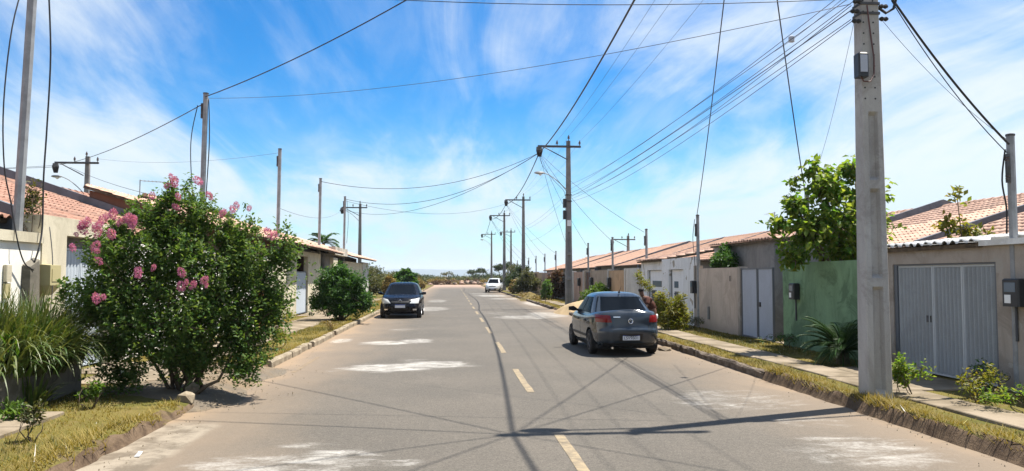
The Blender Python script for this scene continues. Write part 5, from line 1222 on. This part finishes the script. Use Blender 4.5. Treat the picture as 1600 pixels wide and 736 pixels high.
MC['red'] = emit_free_glass('tail_lens_red', (.17, .008, .010), .12)
MC['head'] = flat('headlamp_lens', (.60, .61, .58), .12, .7, .1, .6)
MC['chrome'] = flat('chrome', (.72, .73, .75), .15, .5, 1)
MC['trim'] = flat('black_trim', (.012, .012, .013), .55)
MC['plate'] = flat('plate_white', (.62, .64, .68), .5)
MC['plateblue'] = flat('plate_blue_band', (.02, .06, .28), .5)
MC['under'] = flat('underbody', (.012, .012, .012), .9)
def bake(o):
    dg = bpy.context.evaluated_depsgraph_get(); me = bpy.data.meshes.new_from_object(o.evaluated_get(dg)); o.modifiers.clear(); o.data = me; return o
def car(name, label, cat, loc, rz, L, Wd, H, axles, deck, levels, gh, paint, wheel_r=.29, rim='rim', group=None, scale=1.0, zb=.20):
    """loc = centre on the road; local +Y is the front. deck = (y, top height) points; levels = (h, side inset, rear out, front out)"""
    root = empty(name, loc, label, cat, group, rz); root.scale = (scale,) * 3
    def put(bm, nm, m, parent=None, smooth=False):
        o = bm.build(nm, m, None, (0, 0, 0), smooth); o.parent = parent or root; return o
    hw, hl = Wd / 2, L / 2; N = 26
    dyv = np.array([d[0] for d in deck]); dzv = np.array([d[1] for d in deck])
    th = [-math.pi / 2 + math.pi * i / (N - 1) for i in range(N)]
    bm = MB(); rows = []
    def outline(ins, ro, fo):
        pts = []
        for t in th:
            s, c = math.sin(t), math.cos(t); n = 4.6 if s < 0 else 3.6
            x = max(0, (hw - ins)) * abs(c) ** (2 / n) if abs(c) > 1e-6 else 0
            l = hl + (ro if s < 0 else fo); pts.append((x, math.copysign(l * abs(s) ** (2 / n), s)))
        return pts
    ring_id = []
    for (h, ins, ro, fo) in levels:
        ids = []
        pts = outline(ins, ro, fo)
        for sgn in (1, -1):
            for i, (x, y) in enumerate(pts if sgn > 0 else pts[::-1]):
                if sgn < 0 and i in (0, N - 1): continue
                zt = float(np.interp(y, dyv, dzv)); b_ = zb + .10 * max(0, (abs(y) - hl + .35) / .35) ** 2
                bm.v.append((x * sgn, y, b_ + (zt - b_) * h)); ids.append(len(bm.v) - 1)
        ring_id.append(ids)
    M_ = len(ring_id[0])
    for a, b_ in zip(ring_id[:-1], ring_id[1:]):
        for i in range(M_): j = (i + 1) % M_; bm.f.append((a[i], a[j], b_[j], b_[i]))
    def cap(ids, crown, flip):
        R_ = ids[:N]; Lf = [ids[0]] + [ids[M_ - k] for k in range(1, N - 1)] + [ids[N - 1]]; K = 6; grid = []
        for i in range(N):
            if i in (0, N - 1): grid.append([ids[0] if i == 0 else ids[N - 1]] * (K + 1)); continue
            a, b2 = bm.v[R_[i]], bm.v[Lf[i]]; row = [R_[i]]
            for k in range(1, K):
                t = k / K; bm.v.append((a[0] + (b2[0] - a[0]) * t, a[1], a[2] + crown * 4 * t * (1 - t))); row.append(len(bm.v) - 1)
            row.append(Lf[i]); grid.append(row)
        for i in range(N - 1):
            for k in range(K):
                q = [grid[i][k], grid[i + 1][k], grid[i + 1][k + 1], grid[i][k + 1]]; u = []
                for z in q:
                    if z not in u: u.append(z)
                if len(u) > 2: bm.f.append(tuple(u if not flip else u[::-1]))
    cap(ring_id[-1], .03, False); cap(ring_id[0], 0, True)
    body = put(bm, 'body', paint, smooth=True)
    sb = body.modifiers.new('s', 'SUBSURF'); sb.levels = 1; sb.render_levels = 1
    cut = MB()
    for ay in axles:
        for s in (-1, 1):
            x0, x1 = sorted((s * (hw - .27), s * (hw + .3))); cut.lathe([(wheel_r + .055, x0), (wheel_r + .055, x1)], (0, ay, wheel_r + .005), 28, 'x')
    co = cut.build('cutter', MC['under']); md = body.modifiers.new('b', 'BOOLEAN'); md.operation = 'DIFFERENCE'; md.object = co; md.solver = 'EXACT'
    co.parent = root
    bpy.context.view_layer.update(); bake(body); bpy.data.objects.remove(co)
    body.data.set_sharp_from_angle(angle=R(38))
    # roof and pillars: rounded frustum
    gb, gr0, rb, rt, fb, ft, wb, wr = gh; n = 5.5
    def G(t):
        k = t * (1 + .12 * (1 - t)); zt = gb + (gr0 - gb) * t
        y0 = rb + (rt - rb) * k; y1 = fb + (ft - fb) * k; w = wb + (wr - wb) * t ** 1.15
        return zt, (y0 + y1) / 2, (y1 - y0) / 2, w
    g2 = MB(); rings = []; NN = 48
    def ring(t, ins=0, dz_=0):
        z, yc, hy, w = G(t); out = []
        for i in range(NN):
            a = 2 * math.pi * i / NN; c, s = math.cos(a), math.sin(a)
            out.append((math.copysign((w - ins) * abs(c) ** (2 / n), c), yc + math.copysign((hy - ins * 1.6) * abs(s) ** (2 / n), s), z + dz_))
        return out
    for t in (0, .2, .4, .6, .8, .93): rings.append(ring(t))
    rings += [ring(1, .025), ring(1, .07, .026), ring(1, .2, .054), ring(1, .38, .068)]
    g2.loft(rings); put(g2, 'cabin', paint, smooth=50)
    def gsurf(kind, a, t, off):
        z, yc, hy, w = G(t)
        if kind in ('f', 'r'):
            x = a * w; y = hy * (1 - min(1, abs(x / w)) ** n) ** (1 / n) + off; return (x, yc + (y if kind == 'f' else -y), z + off * .5)
        y = a * hy; x = w * (1 - min(1, abs(a)) ** n) ** (1 / n) + off; return ((x if kind == 'sr' else -x), yc + y, z + off * .3)
    def gpane(kind, a0, a1, t0, t1, nm, m=None, off=.007, taper=0):
        q = MB(); K = 10; J = 5; V = []
        for o_ in (off, -.01):
            for j in range(J + 1):
                t = t0 + (t1 - t0) * j / J
                for k in range(K + 1):
                    a = a0 + (a1 - a0) * k / K; a *= 1 - taper * j / J; V.append(gsurf(kind, a, t, o_))
        st = (K + 1) * (J + 1); F = []
        for j in range(J):
            for k in range(K):
                p = j * (K + 1) + k; F.append((p, p + 1, p + K + 2, p + K + 1))
        ring_ = [k for k in range(K + 1)] + [j * (K + 1) + K for j in range(1, J + 1)] + [J * (K + 1) + k for k in range(K - 1, -1, -1)] + [j * (K + 1) for j in range(J - 1, 0, -1)]
        for i in range(len(ring_)): u, v_ = ring_[i], ring_[(i + 1) % len(ring_)]; F.append((u, u + st, v_ + st, v_))
        if kind in ('f', 'sl'): F = [f[::-1] for f in F]
        q.add(V, F); return put(q, nm, m or MC['glass'], smooth=30)
    gpane('f', -.93, .93, .06, .93, 'windscreen'); gpane('r', -.90, .90, .10, .90, 'rear_window')
    for kd in ('sl', 'sr'):
        gpane(kd, .06, .80, .10, .88, 'side_window', MC['sideglass'], taper=.06); gpane(kd, -.66, -.01, .10, .88, 'side_window', MC['sideglass'], taper=.04)
    deps = bpy.context.evaluated_depsgraph_get(); bvh = BVHTree.FromPolygons([v.co for v in body.data.vertices], [p.vertices for p in body.data.polygons])
    def hit(ax, a, b_):
        o_, d = {'r': ((a, -5, b_), (0, 1, 0)), 'f': ((a, 5, b_), (0, -1, 0)), 'sl': ((-5, a, b_), (1, 0, 0)), 'sr': ((5, a, b_), (-1, 0, 0)), 't': ((a, b_, 5), (0, 0, -1))}[ax]
        h = bvh.ray_cast(Vector(o_), Vector(d)); return (h[0], h[1]) if h[0] is not None else (None, None)
    def panel(ax, quad, nm, m, off=.008, nu=8, nv=5, parent=None):
        """patch that hugs the body: four corners (a,b) bilinear"""
        V = []; B = []
        for j in range(nv + 1):
            for i in range(nu + 1):
                u, v_ = i / nu, j / nv; A = [(1 - u) * (1 - v_), u * (1 - v_), u * v_, (1 - u) * v_]
                a = sum(w * q[0] for w, q in zip(A, quad)); b_ = sum(w * q[1] for w, q in zip(A, quad)); p, nn = hit(ax, a, b_)
                if p is None: return None
                e = off * (1 if 0 < i < nu and 0 < j < nv else .75); V.append(p + nn * e); B.append(p - nn * .012)
        K = nu; F = []
        for j in range(nv):
            for i in range(nu): q = j * (K + 1) + i; F.append((q, q + 1, q + K + 2, q + K + 1))
        rg = list(range(nu + 1)) + [j * (K + 1) + K for j in range(1, nv + 1)] + [nv * (K + 1) + i for i in range(nu - 1, -1, -1)] + [j * (K + 1) for j in range(nv - 1, 0, -1)]
        st = len(V)
        for i in range(len(rg)): u, v_ = rg[i], rg[(i + 1) % len(rg)]; F.append((u, u + st, v_ + st, v_))
        if ax in ('f', 'sl'): F = [f[::-1] for f in F]
        return put(MB().add(V + B, F), nm, m, parent, 35)
    # wheels
    for ay in axles:
        for s in (-1, 1):
            cx = s * (hw - .105); r_ = wheel_r; w = .092
            t = MB(); t.lathe([(r_ * .60, -w * .9), (r_ * .78, -w), (r_ * .94, -w * .95), (r_, -w * .72), (r_ * 1.004, 0), (r_, w * .72), (r_ * .94, w * .95), (r_ * .78, w), (r_ * .60, w * .9)], (cx, ay, r_), 30, 'x'); wo = put(t, 'wheel', MC['tyre'], smooth=40)
            rm_ = MB(); rm_.lathe([(r_ * .66, w * .55 * s), (r_ * .66, w * 1.0 * s), (r_ * .60, w * 1.02 * s), (r_ * .56, w * .55 * s), (.02, w * .45 * s)], (cx, ay, r_), 24, 'x')
            for k in range(5):
                a = 2 * math.pi * k / 5 + .3
                for da in (-.13, .13): rm_.tube([(cx + w * .85 * s, ay, r_), (cx + w * .92 * s, ay + math.cos(a + da) * r_ * .60, r_ + math.sin(a + da) * r_ * .60)], [.026, .017], 5)
            rm_.lathe([(.045, w * .8 * s), (.04, w * 1.0 * s), (.01, w * 1.02 * s)], (cx, ay, r_), 12, 'x'); put(rm_, 'rim', MC[rim], wo, 40)
    put(MB().box(-hw + .12, hw - .12, -hl + .35, hl - .4, zb - .035, zb + .05), 'underbody', MC['under'])
    for s in (-1, 1):
        mz = gb + .05; my = fb - .46; bmm = MB()
        bmm.loft([[(s * (wb - .05), my + .02, mz - .02), (s * (wb - .05), my + .06, mz - .02), (s * (wb - .05), my + .06, mz + .02), (s * (wb - .05), my + .02, mz + .02)], [(s * (wb + .07), my - .0, mz - .03), (s * (wb + .07), my + .09, mz - .03), (s * (wb + .07), my + .08, mz + .09), (s * (wb + .07), my - .0, mz + .10)],
                  [(s * (wb + .20), my - .02, mz - .01), (s * (wb + .20), my + .05, mz - .01), (s * (wb + .20), my + .045, mz + .08), (s * (wb + .20), my - .02, mz + .085)]])
        put(bmm, 'wing_mirror', MC['trim'] if paint is MC['grey'] else paint, smooth=30)
        sd = 'sr' if s > 0 else 'sl'
        for q in (-.06 + (fb + rb) / 2 * .4, fb - .12): panel(sd, [(q - .006, .30), (q + .006, .30), (q + .006, gb - .06), (q - .006, gb - .06)], 'door_gap', MC['trim'], .003, 1, 10)
        panel(sd, [(axles[0] + .38, .40), (axles[1] - .42, .40), (axles[1] - .42, .46), (axles[0] + .38, .46)], 'side_strip', MC['trim'], .012, 14, 2)
        for q in (.18, -.72): panel(sd, [(q - .09, gb - .16), (q + .09, gb - .16), (q + .09, gb - .125), (q - .09, gb - .125)], 'door_handle', MC['trim'] if paint is not MC['white'] else paint, .028, 4, 2)
    def plate(ax, z, text, x=0.0):
        p, nn = hit(ax, x, z); y = p.y + (-.012 if ax == 'r' else .012); s = -1 if ax == 'r' else 1
        pl = put(MB().box(x - .20, x + .20, min(y, y - .01 * s), max(y, y - .01 * s), z - .065, z + .065), 'number_plate', MC['plate'])
        put(MB().box(x - .198, x + .198, min(y, y + .003 * s), max(y, y + .003 * s), z + .035, z + .064), 'blue_band', MC['plateblue'], pl)
        if text:
            cu = bpy.data.curves.new('plate_text', 'FONT'); cu.body = text; cu.size = .098; cu.align_x = 'CENTER'; cu.align_y = 'CENTER'; cu.extrude = .001
            to = bpy.data.objects.new('plate_text', cu); col.objects.link(to); bpy.context.view_layer.update(); me = bpy.data.meshes.new_from_object(to.evaluated_get(bpy.context.evaluated_depsgraph_get())); bpy.data.objects.remove(to)
            me.materials.clear(); me.materials.append(MC['trim']); o = bpy.data.objects.new('plate_text', me); col.objects.link(o); o.parent = pl
            o.location = (x, y + .003 * s, z - .016); o.rotation_euler = (R(90), 0, 0 if ax == 'r' else R(180))
    def roundel(ax, x, z, r0, letters=True):
        p, nn = hit(ax, x, z); y = p.y - .014 if ax == 'r' else p.y + .014; bmr = MB()
        c = [(x + r0 * math.cos(a), y, z + r0 * math.sin(a)) for a in np.linspace(0, 2 * math.pi, 21)]; bmr.tube(c, .0085, 6, False)
        if letters:
            for pl in (((-.45, .82), (0, .12), (.45, .82)), ((-.86, .42), (-.42, -.82), (0, -.05), (.42, -.82), (.86, .42))): bmr.tube([(x + a * r0, y, z + b_ * r0) for a, b_ in pl], .0075, 5)
        put(bmr, 'emblem', MC['chrome'])
    return root, panel, plate, roundel, put, hit
LV = [(0, .13, -.16, -.18), (.07, .045, -.03, -.06), (.20, .012, .035, .02), (.36, .0, .055, .045), (.44, .0, .045, .04), (.49, .0, .0, .0), (.60, -.004, -.012, -.02), (.74, .0, -.02, -.035), (.86, .016, -.03, -.06), (.95, .045, -.06, -.10), (1.0, .10, -.12, -.16)]
root, panel, plate, roundel, put, hit = car('sedan', 'dark blue-grey sedan parked at the right kerb, seen from behind', 'car', (3.95, 19.05, 0), R(1.5), 4.08, 1.655, 1.46, (-1.17, 1.29),
    [(-2.1, 1.03), (-1.9, 1.055), (-1.5, 1.03), (-1.0, .98), (0, .95), (.9, .965), (1.2, .93), (1.7, .83), (2.0, .73), (2.1, .68)], LV, (.93, 1.405, -1.56, -.86, 1.10, .36, .775, .56), MC['grey'], .292, 'rimdark', scale=.97)
for s in (-1, 1):
    panel('r', [(s * .44, .79), (s * .745, .79), (s * .735, .96), (s * .47, .945)] if s > 0 else [(-.745, .79), (-.44, .79), (-.47, .945), (-.735, .96)], 'tail_light', MC['red'], .010)
    panel('sr' if s > 0 else 'sl', [(-1.93, .80), (-1.66, .86), (-1.70, .945), (-1.93, .955)], 'side_marker', MC['red'], .008, 6, 4)
panel('r', [(-.41, .595), (.41, .595), (.43, .608), (-.43, .608)], 'boot_gap', MC['trim'], .004, 12, 1)
for s in (-1, 1): panel('r', [(s * .425 - .005, .608), (s * .425 + .005, .608), (s * .45 + .005, .96), (s * .45 - .005, .96)], 'boot_gap', MC['trim'], .004, 1, 8)
panel('r', [(-.60, .245), (.60, .245), (.60, .315), (-.60, .315)], 'bumper_valance', MC['trim'], .012, 10, 2)
panel('r', [(-.27, .36), (.27, .36), (.27, .535), (-.27, .535)], 'plate_recess', MC['trim'], .004, 8, 3)
plate('r', .45, 'LSV9B01'); roundel('r', .0, .82, .055)
panel('r', [(-.40, .905), (-.24, .905), (-.24, .925), (-.40, .925)], 'badge', MC['chrome'], .006, 4, 1)
MBa = MB(); MBa.tube([(.03, -.83, 1.46), (.03, -.90, 1.52), (.03, -1.02, 1.62)], [.012, .006, .003], 5); MBa.lathe([(.028, 1.44), (.024, 1.475), (.006, 1.50)], (.03, -.80, 0), 8); put(MBa, 'aerial', MC['trim'])
put(MB().tube([(-.45, -1.95, .22), (-.45, -2.08, .21)], .028, 8), 'exhaust', MC['chrome'])

def front_face(panel, put, plate, roundel, text, z0, plz, emb, grille=True):
    for s in (-1, 1):
        q = [(s * .37, z0 - .01), (s * .71, z0 - .02), (s * .74, z0 + .20), (s * .50, z0 + .14)]
        panel('f', q if s > 0 else [q[1], q[0], q[3], q[2]], 'headlight', MC['head'], .010, 8, 5)
        f = [(s * .50, .33), (s * .64, .33), (s * .64, .39), (s * .50, .39)]; panel('f', f if s > 0 else [f[1], f[0], f[3], f[2]], 'fog_light', MC['chrome'], .008, 4, 3)
    panel('f', [(-.34, z0 - .0), (.34, z0 - .0), (.36, z0 + .075), (-.36, z0 + .075)], 'grille', MC['trim'], .006, 10, 3)
    panel('f', [(-.42, .27), (.42, .27), (.36, .40), (-.36, .40)], 'lower_grille', MC['trim'], .006, 10, 3)
    plate('f', plz, text); roundel('f', 0, emb, .05, False)
LH = [(0, .13, -.10, -.18), (.07, .045, -.02, -.06), (.20, .012, .03, .02), (.38, .0, .045, .045), (.47, .0, .035, .035), (.53, .0, .0, .015), (.64, -.004, -.01, -.0), (.76, .0, -.02, -.02), (.87, .018, -.03, -.06), (.95, .05, -.05, -.11), (1.0, .11, -.10, -.18)]
root, panel, plate, roundel, put, hit = car('hatchback', 'black hatchback parked on the left, facing the viewer', 'car', (-2.22, 35.2, 0), R(180), 3.85, 1.68, 1.48, (-1.25, 1.24),
    [(-1.95, .96), (-1.5, .96), (0, .93), (.7, .95), (1.1, .92), (1.5, .85), (1.8, .78), (1.95, .73)], LH, (.90, 1.375, -1.78, -1.40, 1.10, .22, .785, .575), MC['black'], .30, 'rim', group='hatchbacks facing the viewer', scale=1.07)
front_face(panel, put, plate, roundel, '', .62, .50, .70)
for s in (-1, 1): panel('r', [(s * .66 - .08, .72), (s * .66 + .08, .72), (s * .66 + .06, .95), (s * .66 - .06, .95)], 'tail_light', MC['red'], .010)
root, panel, plate, roundel, put, hit = car('hatchback', 'small white hatchback far down the road on the right, facing the viewer', 'car', (4.75, 87.5, 0), R(171), 3.9, 1.66, 1.47, (-1.22, 1.25),
    [(-1.95, .98), (-1.5, .98), (0, .96), (.7, .98), (1.1, .95), (1.5, .88), (1.8, .80), (1.95, .74)], LH, (.93, 1.45, -1.70, -1.30, 1.02, .30, .765, .58), MC['white'], .29, 'rimdark', group='hatchbacks facing the viewer', scale=1.06)
front_face(panel, put, plate, roundel, '', .62, .42, .70)

# ------------------------------------------------------------------ person leaning at the sedan's right window
def skinned(name, pts, edges, m, parent, lvl=2, rootv=0):
    """skeleton -> continuous skin; pts: (x,y,z,r) in world coordinates"""
    org = wloc(parent); me = bpy.data.meshes.new(name); me.from_pydata([(p[0] - org.x, p[1] - org.y, p[2] - org.z) for p in pts], edges, [])
    o = bpy.data.objects.new(name, me); col.objects.link(o); o.parent = parent
    sk = o.modifiers.new('skin', 'SKIN')
    if not me.skin_vertices: me.skin_vertices.new()
    for i, p in enumerate(pts):
        d = me.skin_vertices[0].data[i]; rr = p[3] if isinstance(p[3], tuple) else (p[3], p[3]); d.radius = rr; d.use_root = i == rootv
    sb = o.modifiers.new('sub', 'SUBSURF'); sb.levels = lvl; sb.render_levels = lvl
    bpy.context.view_layer.update(); bake(o); o.data.materials.clear(); o.data.materials.append(m)
    o.data.polygons.foreach_set('use_smooth', [True] * len(o.data.polygons)); return o
MP = {'skin': mat('skin_brown', (.15, .075, .045), (.12, .06, .036), 6, .55, .35, bstr=.1), 'shirt': mat('shirt_maroon', (.085, .035, .025), (.06, .026, .02), 4, .9, .15, bs=120, bstr=.2),
      'hair': mat('hair_black', (.012, .010, .009), (.02, .016, .014), 20, .7, .3, bs=90, bstr=.6), 'short': mat('shorts_white', (.66, .65, .62), (.52, .51, .49), 5, .9, .15, bstr=.2), 'shoe': flat('sandal', (.05, .04, .035), .7)}
PX0, PY0 = 5.12, 19.75
person = empty('person', (PX0, PY0, 0), 'person in maroon-brown top and white shorts leaning at the sedan\'s right window', 'person')
def P(x, y, z, r_): return (PX0 + x, PY0 + y, z, r_)
pts = [P(.10, 0, .86, .135), P(.06, 0, .98, .125), P(-.02, 0, 1.12, .145), P(-.10, 0, 1.22, .12), P(-.16, 0, 1.275, .052), P(-.20, 0, 1.33, .062), P(-.225, 0, 1.40, .088), P(-.225, 0, 1.46, .070), P(-.275, 0, 1.375, .05)]
edges = [(0, 1), (1, 2), (2, 3), (3, 4), (4, 5), (5, 6), (6, 7), (6, 8)]
for s in (-1, 1):
    b = len(pts); pts += [P(.10, s * .10, .80, .085), P(.03, s * .12, .46, .058), P(.09, s * .12, .10, .040), P(.07, s * .12, .045, .038), P(-.09, s * .13, .03, .030)]
    edges += [(0, b), (b, b + 1), (b + 1, b + 2), (b + 2, b + 3), (b + 3, b + 4)]
    b = len(pts); pts += [P(-.08, s * .19, 1.19, .058), P(-.16, s * .30, .99, .043), P(-.33, s * .20, .985, .030), P(-.40, s * .18, .99, .030)]
    edges += [(3, b), (b, b + 1), (b + 1, b + 2), (b + 2, b + 3)]
    for k, (dy_, ln) in enumerate(((-.032, .075), (-.011, .085), (.011, .08), (.031, .065))):
        c = len(pts); pts += [P(-.44, s * .18 + dy_, .985, .009), P(-.44 - ln * .55, s * .18 + dy_ * 1.15, .98, .008), P(-.44 - ln, s * .18 + dy_ * 1.2, .965, .007)]; edges += [(b + 3, c), (c, c + 1), (c + 1, c + 2)]
    c = len(pts); pts += [P(-.385, s * .18 - s * .045, .985, .010), P(-.42, s * .18 - s * .065, .975, .008)]; edges += [(b + 3, c), (c, c + 1)]
skinned('body', pts, edges, MP['skin'], person)
q = [P(.09, 0, .90, .150), P(.055, 0, .99, .142), P(-.02, 0, 1.12, .162), P(-.10, 0, 1.22, .128), P(-.14, 0, 1.255, .075)]; e = [(0, 1), (1, 2), (2, 3), (3, 4)]
for s in (-1, 1):
    b = len(q); q += [P(-.08, s * .19, 1.19, .074), P(-.13, s * .27, 1.06, .064)]; e += [(3, b), (b, b + 1)]
skinned('shirt', q, e, MP['shirt'], person)
q = [P(.10, 0, .87, .155), P(.10, 0, .80, .14)]; e = [(0, 1)]
for s in (-1, 1):
    b = len(q); q += [P(.09, s * .11, .72, .105), P(.04, s * .12, .53, .090)]; e += [(1, b), (b, b + 1)]
skinned('shorts', q, e, MP['short'], person)
q = [P(-.20, 0, 1.40, .090), P(-.215, 0, 1.46, .084), P(-.225, 0, 1.50, .060)]; skinned('hair', q, [(0, 1), (1, 2)], MP['hair'], person)
for s in (-1, 1): skinned('sandal', [P(.10, s * .12, .018, .042), P(-.02, s * .125, .016, .044), P(-.12, s * .13, .014, .036)], [(0, 1), (1, 2)], MP['shoe'], person, 1)

for o in list(bpy.data.objects):
    if 'label' in o and len(o['label'].replace('-', ' ').split()) > 16: print('LONG', o.name, o['label'])
# ------------------------------------------------------------------ air
hz = MB().box(-9600, 9600, -900, 9900, -1.1, 130)
hm = bpy.data.materials.new('haze_air'); hm.use_nodes = True; H_ = NT(hm.node_tree); H_.n.clear()
pv_ = H_.new('ShaderNodeVolumePrincipled'); pv_.inputs['Color'].default_value = (.86, .93, 1, 1); pv_.inputs['Density'].default_value = .00016; pv_.inputs['Anisotropy'].default_value = .2
ho = H_.new('ShaderNodeOutputMaterial'); H_.l.new(pv_.outputs[0], ho.inputs['Volume'])
hb_ = hz.build('haze', hm); hb_['kind'] = 'stuff'
